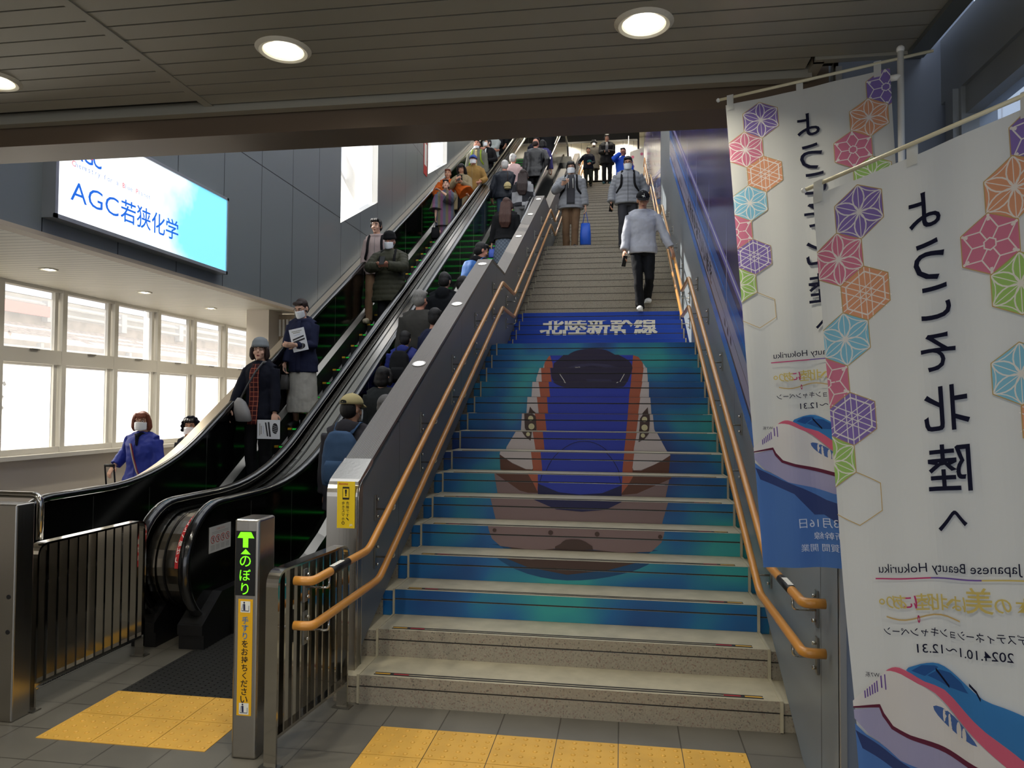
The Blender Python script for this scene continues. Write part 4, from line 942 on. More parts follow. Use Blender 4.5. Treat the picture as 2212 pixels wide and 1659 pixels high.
# ================================================================== printed film on the right wall
wm = empty('wall_mural', (XW, 3.2, 1), label='glossy blue and purple train mural on the right stair wall', cat='mural'); o = (XW, 3.2, 1)
def film(name, rgb, rough=.22): return mat(name, rgb, rough, spec=.22)
w_pur = mat('film_purple', (48, 42, 108), .15, spec=.35, noise=.35, nscale=1.2); w_ed, w_lil, w_bl, w_drk, w_str, w_gl = film('film_edge_blue', (34, 112, 206)), film('film_lilac', (150, 148, 176)), film('film_mid_blue', (44, 92, 170)), film('film_dark', (30, 30, 60)), film('film_streak', (206, 204, 232)), film('film_glow', (120, 112, 190))
def mural_band(Ya, Yb, Lf, ztop, txt):
    m = MB(); X = XW-.003-o[0]
    def band(a, c, mt, d=0): m.face([(X-d, Ya-o[1], Lf(Ya)+a-o[2]), (X-d, Yb-o[1], Lf(Yb)+a-o[2]), (X-d, Yb-o[1], Lf(Yb)+c-o[2]), (X-d, Ya-o[1], Lf(Ya)+c-o[2])], mt)
    m.face([(X, Ya-o[1], Lf(Ya)+.0-o[2]), (X, Yb-o[1], Lf(Yb)-o[2]), (X, Yb-o[1], ztop(Yb)-o[2]), (X, Ya-o[1], ztop(Ya)-o[2])], w_pur)
    band(0, .12, w_ed, .0006); band(.12, .155, w_drk, .0006); band(.155, .41, w_lil, .0006); band(.285, .292, w_drk, .0009); band(.41, .62, w_bl, .0006); band(.47, .50, w_ed, .0009); band(.74, .765, w_str, .0006); band(.70, .80, w_gl, .0004)
    n = int((Yb-Ya)/1.2)
    for i in range(n):
        y = Ya+.6+i*1.2; z = Lf(y)+.752; F = lambda u, v: (X-.0012, y+u-o[1], z+v-o[2])
        paint(m, [[(-.012, 0), (0, -.42), (.012, 0), (0, .42)], [(-.16, -.09), (0, .012), (.16, .09), (0, -.012)]], F, w_str)
        for k in range(3):
            F2 = lambda u, v: (X-.0012, y-.25+k*.16+u-o[1], Lf(y-.25+k*.16+u)+v-o[2])
            if not (txt and 6.7 < y < 9.9): paint(m, [[(0, .2), (.07, .2), (.07, .26), (0, .26)]], F2, w_drk)
    if txt:
        for i, ch in enumerate('北陸新幹線でいい旅を'):
            yc = 9.45-i*.258; F = lambda u, v: (X-.0016, yc-u-o[1], Lf(yc-u)+.285+v-o[2])
            paint(m, text_fit(ch, -.105, -.1, .105, .1, .012, keep=True), F, w_drk)
    return m.build('film', wm)
mural_band(4.25, 13.25, lambda Y: 1.275+.557*(Y-4.66), lambda Y: max(4.6, 1.275+.557*(Y-4.66)+3.2), True)
mural_band(16.45, 29.0, lambda Y: 6.2+.557*(Y-16.5) if Y < 22.4 else 9.5+.0*(Y), lambda Y: 12.4, False)

# ================================================================== small things of the stairwell
nt = empty('notice', (WX+.003, 15.95, 7.3), label='red and white vertical notice on the left wall beside the upper window', cat='sign'); m = MB()
m.box(0, -.14, -.42, .006, .14, .42, mat('notice_red', (190, 60, 56), .5)); m.box(.006, -.09, -.2, .008, .09, .3, inkw); m.build('plate', nt)
pt = empty('notice', (-1.12, 29.49, 12.0), label='white framed notice on the bright back wall of the upper hall', cat='sign'); m = MB(); m.box(-.33, -.03, -.25, .33, 0, .27, mat('pale_grey', (190, 192, 190), .5)); m.box(-.3, -.034, -.22, .3, -.03, .24, inkw); m.build('plate', pt)
cm = empty('security_camera', (-1.9, 27.5, 12.05), label='dark dome camera hanging under the upper hall ceiling', cat='camera'); m = MB(); m.rings([(0, 0, .4, .05, .05), (0, 0, .1, .05, .05), (0, 0, .08, .1, .1), (0, 0, 0, .1, .1)], darkmetal, 16); m.ball((0, 0, 0), .095, black, 14, 6, zmax=0); m.build('housing', cm)
fb_ = empty('banner', (.50, 27.0, TOPZ), label='small white and pink banner standing in the upper hall by the wall', cat='banner'); m = MB()
m.prism([(-.25, .35), (.30, .35), (.25, 1.75), (-.25, 1.6)], -.004, .004, cw, 'y'); m.build('cloth', fb_); m = MB(); m.tube([(-.30, .02, 0), (-.30, .02, 2.2)], .012, pl_ if 'pl_' in globals() else white, 8); m.build('pole', fb_); m = MB()
for x, z, c in ((-.15, 1.4, c_pk), (-.18, 1.2, c_or), (-.14, 1.05, c_pu), (.18, 1.5, c_pk)): m.face([(x+.06*cos(k*pi/3), -.006, z+.06*sin(k*pi/3)) for k in range(6)], c)
m.build('print', fb_)
# ================================================================== people
FOLD = bpy.data.textures.new('folds', 'CLOUDS'); FOLD.noise_scale = .13; FOLD.noise_depth = 2
def cl(name, rgb, rough=.85, noise=.06, ns=8, bump=.08, bs=90): return mat(name, rgb, rough, spec=.2, noise=noise, nscale=ns, bump=bump, bscale=bs)
SKIN = [mat('skin_light', (222, 176, 150), .5, spec=.35), mat('skin_tan', (204, 152, 122), .5, spec=.35), mat('skin_ruddy', (214, 150, 124), .5, spec=.35)]
def hairm(name, rgb): return mat('hair_'+name, rgb, .5, spec=.4, noise=.35, nscale=40, bump=.5, bscale=60, stretch=(6, 6, .7))
HAIR = dict(black=hairm('black', (24, 20, 19)), brown=hairm('brown', (74, 44, 32)), red=hairm('reddish', (122, 62, 40)), grey=hairm('grey', (138, 134, 128)), white=hairm('white', (206, 202, 196)), dark=hairm('dark_brown', (44, 28, 24)), salt=hairm('salt', (104, 100, 96)))
maskm = mat('mask_white', (236, 238, 240), .8, bump=.1, bscale=40); maskb = mat('mask_black', (34, 34, 36), .8)
eyew, iris, lipm, lens_m = mat('eye_white', (226, 222, 216), .3), mat('eye_iris', (36, 24, 20), .2), mat('lips', (168, 92, 84), .5), mat('glasses_rim', (60, 50, 46), .3, .5)
shoe_w, shoe_k, shoe_b = mat('shoe_white', (232, 232, 228), .5), mat('shoe_black', (26, 25, 25), .5), mat('shoe_beige', (176, 164, 140), .6)
def remesh(o, vox, fold=0., smooth=4):
    r = o.modifiers.new('skin', 'REMESH'); r.mode = 'VOXEL'; r.voxel_size = vox; r.use_smooth_shade = True
    if smooth: q = o.modifiers.new('soft', 'SMOOTH'); q.iterations = smooth; q.factor = .5
    if fold:
        q = o.modifiers.new('folds', 'DISPLACE'); q.texture = FOLD; q.strength = fold; q.mid_level = .5; q.texture_coords = 'LOCAL'
    return o
def ik(a, b_, l1, l2, pole):
    a, b_ = Vector(a), Vector(b_); d = b_-a; L_ = min(d.length, (l1+l2)*.999)
    if d.length < 1e-6: d = Vector((0, 0, -1))
    u = d.normalized(); x = (l1*l1-l2*l2+L_*L_)/(2*L_); hgt = sqrt(max(l1*l1-x*x, 0)); p = Vector(pole); p = p-u*p.dot(u)
    if p.length < 1e-6: p = frame(u)[0]
    return a+u*x+p.normalized()*hgt, a+u*L_
TORSO = [(.80, .150, .105, .0), (.90, .168, .115, .005), (1.0, .152, .105, 0), (1.1, .146, .100, 0), (1.2, .158, .108, 0), (1.3, .172, .110, .0), (1.37, .165, .092, .0), (1.42, .10, .070, 0), (1.45, .062, .056, .0)]
def tor(z):
    for a, c in zip(TORSO[:-1], TORSO[1:]):
        if z <= c[0]: k = (z-a[0])/(c[0]-a[0]); return [a[i]+(c[i]-a[i])*k for i in range(4)]
    return list(TORSO[-1])
PEOPLE = []
def person(pos, h, rz=0., label='', w=1., skin=0, vox=.011, gvox=.015, lean=0., head=(0, 0), armL=None, armR=None, feetL=None, feetR=None, hipx=0., hand=True,
           top=None, shirt=None, legs=None, skirt=None, shoes=None, hair=None, hat=None, mask=None, glasses=False, face=False, pack=None, scarf=None, palmL=None, palmR=None, poleL=None, poleR=None, group=None):
    s = h/1.7; root = empty('person', pos, rz, label, 'person', group); root.scale = (s, s, s)
    sk = SKIN[skin]; Rl = Matrix.Rotation(lean, 3, 'X'); HP = Vector((hipx, 0, .9))
    U = lambda p: Rl @ (Vector(p)-Vector((0, 0, .9)))+HP
    fL = Vector(feetL or (.095, 0, 0)); fR = Vector(feetR or (-.095, 0, 0))
    neck = U((0, -.01, 1.44)); Hc = U((0, -.028, 1.585)); RH = Rl @ (Matrix.Rotation(head[0], 3, 'Z') @ Matrix.Rotation(head[1], 3, 'X'))
    HX = lambda p: RH @ Vector(p)+Hc
    def arm(side, tgt, pole):
        S = U((side*.166*w, .0, 1.365)); T = Vector(tgt) if tgt else U((side*.25*w, -.03, .80))
        E_, Wr = ik(S, T, .275, .25, pole or (side*.55, .6, -.25)); return S, E_, Wr
    aL, aR = arm(1, armL, poleL), arm(-1, armR, poleR)
    def leg(side, f):
        hp = HP+Vector((side*.088, 0, -.03)); K, A = ik(hp, f+Vector((0, .02, .085)), .397, .397, (side*.05, -1, 0)); return hp, K, A
    lL, lR = leg(1, fL), leg(-1, fR)
    # ---- body
    m = MB(); base = len(m.v)
    m.rings([(0, c[3], c[0], c[1]*.93*w, c[2]*.93) for c in [(.87, .15, .095, 0)]+TORSO[1:]], sk, 16); m.v[base:] = [tuple(U(v)) for v in m.v[base:]]
    m.tube([U((0, .005, 1.38)), neck.lerp(Hc, .35), HX((0, .012, -.06))], [.062, .052, .053], sk, 12)
    def hb(c, r, n=14): m.ball(HX(c), r, sk, n, 9, M=RH)
    hb((0, .008, .028), (.073, .092, .092), 18); hb((0, -.022, -.045), (.056, .066, .072), 16); hb((0, -.062, -.092), (.026, .024, .02)); hb((0, -.07, .038), (.052, .022, .02))
    hb((.036, -.062, -.028), (.026, .024, .028)); hb((-.036, -.062, -.028), (.026, .024, .028))
    m.tube([HX((0, -.084, .02)), HX((0, -.100, -.012)), HX((0, -.099, -.026))], [.009, .013, .015], sk, 8)
    for g in (1, -1): hb((g*.074, .014, -.008), (.012, .022, .034), 10)
    for (S, E_, Wr) in (aL, aR): m.tube([S, S.lerp(E_, .4), E_, E_.lerp(Wr, .4), Wr], [.046, .042, .037, .036, .026], sk, 10)
    for (hp, K, A) in (lL, lR): m.tube([hp, hp.lerp(K, .5), K, K.lerp(A, .35), A], [.085, .07, .054, .054, .036], sk, 12)
    for side, (S, E_, Wr), pn in ((1, aL, palmL), (-1, aR, palmR)):
        d = (Wr-E_).normalized(); pn = Vector(pn) if pn else Vector((-side, -.15, 0)); pn = (pn-d*pn.dot(d)).normalized(); a = d.cross(pn).normalized()
        if a.y*1.0 > 0.0 and not (palmL if side > 0 else palmR): a = -a
        # a: towards the thumb
        m.tube([Wr, Wr+d*.045, Wr+d*.088], [(.026, .018), (.040, .016), (.040, .014)], sk, 10) if False else m.ball(Wr+d*.05, (1, 1, 1), sk, 12, 8, M=Matrix((a*.040, d*.056, pn*.017)).transposed())
        for i in range(4):
            o = (1.5-i)*.0205; ln = (.072, .080, .076, .060)[i]; b0 = Wr+d*.088+a*o
            c1 = b0+d*ln*.45+pn*.010; c2 = c1+d*ln*.34+pn*.022; c3 = c2+d*ln*.14+pn*.022
            m.tube([b0-d*.02, c1, c2, c3], [.0095, .009, .0083, .0065], sk, 7)
        t0 = Wr+d*.025+a*.030; m.tube([t0, t0+a*.026+d*.026+pn*.010, t0+a*.034+d*.055+pn*.022], [.012, .0105, .008], sk, 7)
    remesh(m.build('body', root), vox, 0, 3)
    # ---- legs
    if legs:
        m = MB(); k = legs.get('k', 1.)
        i0 = len(m.v); m.rings([(0, .003, z, rx*w, ry) for z, rx, ry in ((.79, .12, .10), (.82, .165, .122), (.9, .180, .130), (.98, .165, .120), (1.04, .158, .114))], legs['m'], 18); m.v[i0:] = [tuple(Vector(v)+Vector((hipx, 0, 0))) for v in m.v[i0:]]
        for hp, K, A in (lL, lR):
            A2 = A+Vector((0, -.01, -.035)); m.tube([hp+Vector((0, 0, .02)), hp.lerp(K, .5), K, K.lerp(A2, .5), A2], [.1*k, .088*k, .074*k, .07*k, .064*k], legs['m'], 14)
        remesh(m.build('trousers', root), gvox, .022, 3)
    if skirt:
        m = MB(); a, c = skirt['hem'], skirt.get('r', .2); yo = fL.lerp(fR, .5)
        m.rings([(hipx*(1-k)+yo.x*k, yo.y*k, 1.02-(1.02-a)*k, (.155+(c-.155)*k**.8)*w, .115+(c*.82-.115)*k**.8) for k in [i/8 for i in range(9)]], skirt['m'], 22)
        remesh(m.build('skirt', root), gvox, .018, 3)
    if shoes:
        for f in (fL, fR):
            m = MB(); x, y, z = f; tx = .02*(1 if f is fL else -1)
            m.tube([(x, y+.075, z+.045), (x, y+.05, z+.05), (x+tx*.3, y-.04, z+.05), (x+tx, y-.13, z+.036), (x+tx*1.2, y-.175, z+.026)], [(.030, .030), (.038, .048), (.042, .046), (.044, .034), (.030, .022)], shoes, 12)
            m.box(x-.036, y-.155, z+.0, x+.036+tx*.5, y+.07, z+.022, shoes); remesh(m.build('shoe', root), .009, 0, 4)
    # ---- top
    if shirt:
        m = MB(); i0 = len(m.v); zb = shirt.get('hem', .82)
        m.rings([(0, tor(z)[3], z, (tor(z)[1]+.008)*w, tor(z)[2]+.008) for z in [zb+(1.445-zb)*i/9 for i in range(10)]], shirt['m'], 18); m.v[i0:] = [tuple(U(v)) for v in m.v[i0:]]
        remesh(m.build('shirt', root), gvox, .008, 3)
    if top:
        mt, t, hem, puff = top['m'], top.get('t', .022), top.get('hem', .80), top.get('puff', 0)
        m = MB(); i0 = len(m.v); n = int((1.43-hem)/.0125) if puff else 14; R = []
        for i in range(n+1):
            z = hem+(1.43-hem)*i/n; c = tor(max(z, .80)); e = t*(1 if z < 1.36 else .7)+(puff*.011*abs(sin(z*pi/.075)) if puff else 0); fl = max(0, .98-z)*top.get('flare', .12)
            if z < hem+.05: e *= top.get('cuff', 1.)
            R.append((0, c[3]-fl*.1, z, (c[1]+e+fl)*w, c[2]+e+fl))
        m.rings(R, mt, 26 if puff else 20, 2.2); m.v[i0:] = [tuple(U(v)) for v in m.v[i0:]]
        for S, E_, Wr in (aL, aR):
            slv = top.get('sleeve', 1.); wide = top.get('wide', 1.); En = E_.lerp(Wr, .97) if slv >= 1 else E_.lerp(Wr, slv); P = []; Q = []
            nn = 24 if puff else 8
            for i in range(nn+1):
                k = i/nn; p = S.lerp(E_, k*2) if k < .5 else E_.lerp(En, k*2-1); P.append(p); b_ = .051*(1-k)+.036*k
                Q.append((b_+t*.8)*(1 if wide == 1 else 1+(wide-1)*k)+(puff*.009*abs(sin(k*nn*pi/3.0)) if puff else 0))
            m.tube(P, Q, mt, 12)
        sh = [U((g*.166*w, 0, 1.365)) for g in (1, -1)]; m.tube([sh[0], U((.1, 0, 1.405)), U((0, .01, 1.41)), U((-.1, 0, 1.405)), sh[1]], [.050+t*.5, .05+t*.4, .05+t*.3, .05+t*.4, .050+t*.5], mt, 12)
        if top.get('collar'): m.tube([U((.074*sin(a), .066*-cos(a)-.005, 1.44+.012*-cos(a)*-1)) for a in [2*pi*i/14 for i in range(14)]], .017+t*.3, mt, 8, closed=True)
        if top.get('hood'):
            m.tube([U((.098*sin(a), -.085*cos(a)+.01, 1.425+.03*(1-cos(a))*.5)) for a in [2*pi*i/16 for i in range(16)]], .030, mt, 9, closed=True); m.ball(U((0, .10, 1.40)), (.10, .055, .10), mt, 14, 9)
        if top.get('hoodup'):
            for i in range(10):
                a0 = -1.95+3.9*i/9; m.tube([HX((.100*sin(a0), -.055, .01+.125*cos(a0))), HX((.108*sin(a0), .03, .015+.132*cos(a0))), HX((.09*sin(a0), .105, .0+.09*cos(a0)))], .022, mt, 8)
            m.ball(HX((0, .06, .0)), (.10, .075, .12), mt, 14, 9)
            m.tube([U((.098*sin(a), -.075*cos(a)+.005, 1.43)) for a in [2*pi*i/16 for i in range(16)]], .036, mt, 9, closed=True)
        o = remesh(m.build(top.get('name', 'jacket'), root), gvox, top.get('fold', .02), 3)
        ty = lambda z: -(tor(z)[2]+t)-.006
        if top.get('open'):
            om, wd, zlo = top['open'], top.get('ow', .07), top.get('olo', hem)
            m = MB(); N_ = 16
            def pt(q, i):
                z = 1.425-(1.425-zlo)*i/N_; x = wd*(q/3-1)*(1 if z < 1.36 else .8); c = tor(max(z, .8)); e = t+(puff*.012 if puff else 0)+max(0, .98-z)*.12+.006
                return U((x, c[3]-(c[2]+e)*sqrt(max(.05, 1-(x/((c[1]+e)*w))**2))-.004, z))
            m.grid(pt, 6, N_, om)
            ob = m.build('shirt_front', root); sd_ = ob.modifiers.new('thick', 'SOLIDIFY'); sd_.thickness = .006
        else:
            m = MB(); m.tube([U((0, ty(max(z, .82))-(puff*.006 if puff else 0)-max(0, .98-z)*.11, z)) for z in [hem+.02+(1.37-hem)*i/9 for i in range(10)]], .0035, top.get('zip', mt), 6)
            if top.get('zip'): m.build('zip', root)
        if top.get('strings'):
            for g in (1, -1):
                m = MB(); m.tube([U((g*.035, -.12, 1.43)), U((g*.04, ty(1.3)-.028, 1.3)), U((g*.045, ty(1.18)-.03, 1.16))], .006, inkw, 6); m.build('drawstring', root)
    if scarf:
        m = MB(); m.tube([U((.070*sin(a), -.064*cos(a)-.005, 1.435+.01*sin(3*a))) for a in [2*pi*i/16 for i in range(16)]], .034, scarf, 10, closed=True); m.tube([U((0, -.095, 1.42)), U((.03, -.14, 1.3))], [(.05, .02), (.03, .012)], scarf, 10); remesh(m.build('scarf', root), gvox, .01)
    # ---- head gear
    if hair:
        hm = HAIR[hair[0]]; st = hair[1]; m = MB(); B_ = lambda c, r: m.ball(HX(c), r, hm, 16, 10, M=RH)
        if st != 'bald':
            if not hat: B_((0, .022, .045), (.083, .093, .094))
            B_((0, .045, -.005), (.079, .068, .085))
            if not hat and st in ('short', 'bob', 'long', 'shag'): B_((.022, -.052, .092), (.05, .04, .028)); B_((-.028, -.05, .09), (.05, .042, .028))
            if st == 'shag' and not hat:
                for x in (-.045, -.015, .015, .045): m.tube([HX((x, -.05, .115)), HX((x*1.1, -.088, .085)), HX((x*1.2, -.094, .05))], [.02, .016, .006], hm, 7)
                for g in (1, -1): m.tube([HX((g*.07, -.02, .07)), HX((g*.082, -.02, .0)), HX((g*.078, -.016, -.03))], [.02, .018, .008], hm, 7)
            if st in ('bob', 'long'):
                for g in (1, -1): m.tube([HX((g*.06, -.03, .09 if not hat else .05)), HX((g*.085, -.02, .02)), HX((g*.088, -.005, -.06)), HX((g*.078, -.01, -.105))], [(.03, .03), (.034, .03), (.036, .03), (.02, .016)], hm, 10)
                for x in (-.045, -.02, 0, .02, .045): m.tube([HX((x, -.06 if not hat else -.078, .11 if not hat else .055)), HX((x*1.2, -.092*(1-abs(x)*2.2), .07 if not hat else .045)), HX((x*1.3, -.096*(1-abs(x)*2.2), .036))], [.02 if not hat else .010, .014 if not hat else .009, .006], hm, 7)
                B_((0, .05, -.06), (.08, .06, .07))
            if st == 'long':
                for x in (-.07, -.035, 0, .035, .07): m.tube([HX((x, .07, .02)), HX((x*1.1, .10, -.10)), U((x*1.25, .135, 1.34)), U((x*1.2, .15, 1.20)), U((x*.8, .14, 1.10))], [.034, .036, .036, .032, .012], hm, 9)
        else:
            B_((0, .035, -.005), (.079, .078, .055)); B_((0, .05, -.03), (.07, .055, .06))
        remesh(m.build('hair', root), max(.0085, vox*.8), .012, 2)
    if hat:
        hm = hat[1]; m = MB()
        if hat[0] == 'cap':
            m.ball(HX((0, .004, .045)), (.095, .112, .094), hm, 22, 8, M=RH, zmin=-.05); g = hat[2] if len(hat) > 2 else 1
            def bm(i, j):
                a, k = -1.05+2.1*i/12, j/3
                return HX((.090*sin(a)*(1+.06*k), (-.104*cos(a)-.070*k*max(0, cos(a*1.2)))*g+.004, .050-.024*k+.012*(1-cos(a))*k))
            m.grid(bm, 12, 3, hm); m.grid(lambda i, j: bm(i, j)+Vector((0, 0, -.005)), 12, 3, hm)
            o = m.build('cap', root)
            q = MB(); q.ball(HX((0, .004, .137)), .008, hm, 8, 5); q.build('button', o)
            if len(hat) > 4:
                q = MB(); q.face([HX((x, .1185-.6*x*x/.1-.0*z, z)) for x, z in ((-.034, .046), (-.017, .046), (0, .046), (.017, .046), (.034, .046), (.034, .060), (.028, .070), (.012, .073), (-.012, .073), (-.028, .070), (-.034, .060))], black); tag(q.build('strap_opening', o), 'dark strap opening')
            if len(hat) > 3 and hat[3]:
                q = MB()
                for ch, dx, dz, hh in (('L', -.007, .012, .054), ('A', .008, -.008, .050)):
                    paint(q, text_fit(ch, dx-.016, .088+dz-hh/2, dx+.016, .088+dz+hh/2, .02), lambda u, v: HX((u, -.1145*sqrt(max(.02, 1-((v-.045)/.094)**2-(u/.095)**2))+.004, v)), inkw)
                tag(q.build('emblem', o), 'white letter emblem')
        if hat[0] == 'beanie':
            m.rings([(0, 0, z, rx, ry) for z, rx, ry in ((.036, .092, .106), (.04, .100, .116), (.07, .100, .115), (.075, .096, .110), (.11, .092, .104), (.145, .072, .082), (.165, .04, .045), (.172, .005, .005))], hm, 20); m.v = [tuple(HX(Vector(v)+Vector((0, .01, 0)))) for v in m.v]; o = m.build('knit_cap', root)
        if hat[0] == 'bucket':
            m.rings([(0, .005, z, rx, ry) for z, rx, ry in ((.02, .135, .15), (.024, .135, .15), (.06, .092, .106), (.13, .08, .092), (.14, .05, .06))], hm, 22); m.v = [tuple(HX(v)) for v in m.v]; m.build('bucket_hat', root)
    if mask:
        mm_ = maskb if mask == 'black' else maskm; m = MB(); nx, nz = 12, 7; low = -.10 if mask != 'chin' else -.125; hi = .004 if mask != 'chin' else -.07
        def mp(i, j):
            a = (i/nx*2-1)*1.12; z = low+(hi-low)*j/nz; k = 1-(abs(i/nx*2-1))**2; zz = (z+.045)/.09
            r = .070+.016*k; y = -.022-(.072+.026*k*(1-.5*zz*zz))*cos(a); x = (.076-.006*zz*zz)*sin(a)
            return HX((x, y, z*(1-.18*(1-k))-.006*(1-k)))
        m.grid(mp, nx, nz, mm_)
        o = m.build('face_mask', root); q = o.modifiers.new('thick', 'SOLIDIFY'); q.thickness = .004; q.offset = 1
        if vox < .012 and mask != 'chin':
            m = MB()
            for g in (1, -1): m.tube([HX((g*.066, -.05, -.012)), HX((g*.080, .01, .012)), HX((g*.083, .03, -.01)), HX((g*.066, -.045, -.075))], .0017, mm_, 5)
            m.build('ear_loops', o)
    if glasses:
        m = MB()
        for g in (1, -1):
            m.tube([HX((g*.034+.026*cos(a), -.096+.004*abs(cos(a)), .012+.018*sin(a))) for a in [2*pi*i/18 for i in range(18)]], .0018, lens_m, 6, closed=True); m.tube([HX((g*.06, -.093, .016)), HX((g*.078, -.03, .016)), HX((g*.082, .02, .005))], .0017, lens_m, 5)
        m.tube([HX((-.009, -.1, .014)), HX((0, -.102, .017)), HX((.009, -.1, .014))], .0017, lens_m, 5); m.build('glasses', root)
    if face:
        for g in (1, -1):
            m = MB(); m.ball(HX((g*.032, -.078, .012)), (.0135, .009, .0062), eyew, 12, 7, M=RH); m.ball(HX((g*.032, -.0845, .0115)), (.0058, .004, .0056), iris, 10, 6, M=RH); m.build('eye', root)
            m = MB(); m.tube([HX((g*.013, -.090, .032)), HX((g*.034, -.0895, .038)), HX((g*.056, -.074, .031))], [.0032, .004, .002], HAIR[hair[0]] if hair else HAIR['black'], 6); m.build('eyebrow', root)
        if not mask or mask == 'chin':
            m = MB(); m.ball(HX((0, -.0865, -.058)), (.021, .007, .0042), lipm, 12, 6, M=RH); m.ball(HX((0, -.0855, -.066)), (.017, .007, .0046), lipm, 12, 6, M=RH); m.build('mouth', root)
    if pack:
        pm, zc = pack['m'], pack.get('z', 1.17); t = (top or {}).get('t', .02)
        e = empty('backpack', pos, rz, pack['label'], 'backpack', 'backpacks on riders'); e.scale = (s, s, s)
        if pack.get('bag', True):
            m = MB(); i0 = 0; y0 = .115+t
            m.rings([(0, y0+.075, z, rx, ry) for z, rx, ry in ((.94, .10, .06), (.96, .145, .085), (1.05, .152, .092), (1.2, .148, .088), (1.32, .13, .075), (1.39, .09, .055), (1.405, .05, .03))], pm, 22, 3.2); m.v = [tuple(U(v)) for v in m.v]; remesh(m.build('bag', e), .012, .012, 3)
            m = MB(); m.rings([(0, y0+.155, z, rx, ry) for z, rx, ry in ((.97, .09, .018), (1.0, .11, .03), (1.12, .11, .03), (1.16, .09, .018))], pack.get('m2', pm), 18, 3); m.v = [tuple(U(v)) for v in m.v]; m.build('pocket', e)
        for g in (1, -1):
            m = MB(); yf = lambda z: -(tor(z)[2]+t+.016)
            m.tube([U(p) for p in fillet([(g*.07, .13+t, 1.38), (g*.095, .03, 1.46+t*.6), (g*.105, -.06, 1.425+t*.5), (g*.112, yf(1.3)*.93, 1.3), (g*.120, yf(1.18)*.92, 1.16), (g*(.150+t*.9), yf(1.1)*.55, 1.06), (g*(.178+t), .02, 1.01), (g*.12, .14+t, .99)], .05, 4)], [(.021, .007)]*33, pm, 8); m.build('strap', e)
    PEOPLE.append((root, s, rz, Vector(pos)))
    root_info = dict(root=root, s=s, rz=rz, pos=Vector(pos), L=aL, R=aR, U=U, HX=HX, loc=lambda p: Vector(pos)+Matrix.Rotation(rz, 3, 'Z') @ (Vector(p)*s))
    return root_info
def prop(info, name, mb, at, label, cat, group=None):
    """a thing held by somebody, its origin where it is held"""
    o = mb.build(name); o.location = info['loc'](at); o.rotation_euler.z = info['rz']; o.scale = (info['s'],)*3
    return tag(o, label, cat, group)
def phone(info, at, label, tilt=.9, yaw=0):
    m = MB(); m.box(-.037, -.004, -.075, .037, .004, .075, black); m.box(-.034, .004, -.07, .034, .0045, .07, mat('phone_screen', (60, 70, 84), .15))
    Rm = Matrix.Rotation(yaw, 3, 'Z') @ Matrix.Rotation(-tilt, 3, 'X'); m.v = [tuple(Rm @ Vector(v)) for v in m.v]; return prop(info, 'phone', m, at, label, 'phone')
def tote(info, at, label, m1, wd=.19, hg=.30, dp=.08, strap=.16, name='tote_bag'):
    m = MB(); m.rings([(0, 0, -strap-hg, wd*.42, dp*.9), (0, 0, -strap-hg+.01, wd*.5, dp), (0, 0, -strap-hg*.5, wd*.5, dp*.9), (0, 0, -strap, wd*.40, dp*.35)], m1, 18, 3)
    o = prop(info, name, m, at, label, 'bag')
    q = MB()
    for g in (1, -1): q.tube([(-wd*.25, g*dp*.3, -strap-.01), (-.012, g*.006, -.01), (.012, g*.006, -.01), (wd*.25, g*dp*.3, -strap-.01)], .006, m1, 6)
    q.build('handles', o); return o
# ------------------------------------------------------------------ garments
navy, navyk = cl('navy_knit', (34, 38, 62)), cl('navy_dark', (20, 22, 34)); olive = cl('olive_down', (58, 58, 44), .6); dusty = cl('dusty_pink', (176, 158, 154)); brownt = cl('brown_cotton', (112, 88, 66)); blackc = cl('black_cloth', (22, 22, 24)); gdown = cl('grey_down', (138, 140, 144), .5); hgrey = cl('heather_grey', (176, 178, 186)); char = cl('charcoal', (62, 62, 66)); charb = cl('charcoal_suit', (64, 62, 58)); ltgrey = cl('light_grey_knit', (176, 172, 162)); blue = cl('royal_blue_nylon', (46, 60, 150), .45); blued = cl('blue_down', (36, 46, 118), .6); beigec = cl('beige_trench', (150, 134, 104)); tan = cl('tan_jacket', (150, 118, 66)); greyo = cl('grey_olive', (110, 110, 98)); orangec = cl('orange_shawl', (196, 92, 28)); leath = mat('black_leather', (24, 23, 24), .32, spec=.5, bump=.2, bscale=50); denim = cl('denim', (74, 92, 110)); coffee = cl('dark_brown_trousers', (66, 50, 40)); purple = cl('dusky_purple', (70, 66, 116)); bluej = cl('bright_blue_jacket', (34, 84, 200), .6); whitec = cl('white_shirt', (222, 222, 220)); stripe = cl('pink_check', (208, 176, 172)); khaki = cl('khaki', (178, 162, 114)); capb = cl('beige_cap', (196, 180, 130)); pblue = cl('slate_blue_pack', (66, 92, 124), .7); greyk = cl('mid_grey_knit', (120, 120, 120)); creamc = cl('cream_trousers', (186, 170, 122)); redm = cl('dark_red', (110, 30, 50))
plaid = cl('plaid', (120, 44, 40)); N, L, b = nodes_of(plaid); tx = N.new('ShaderNodeTexCoord'); mp = N.new('ShaderNodeMapping'); mp.inputs['Rotation'].default_value = (radians(90), 0, 0); bk = N.new('ShaderNodeTexBrick'); bk.offset = 0; bk.inputs['Scale'].default_value = 1; bk.inputs['Brick Width'].default_value = .055; bk.inputs['Row Height'].default_value = .055; bk.inputs['Mortar Size'].default_value = .004; bk.inputs['Color1'].default_value = (*lin((52, 26, 30)), 1); bk.inputs['Color2'].default_value = (*lin((84, 34, 34)), 1); bk.inputs['Mortar'].default_value = (*lin((168, 96, 74)), 1); L.new(tx.outputs['Object'], mp.inputs[0]); L.new(mp.outputs[0], bk.inputs['Vector']); L.new(bk.outputs['Color'], b.inputs['Base Color'])
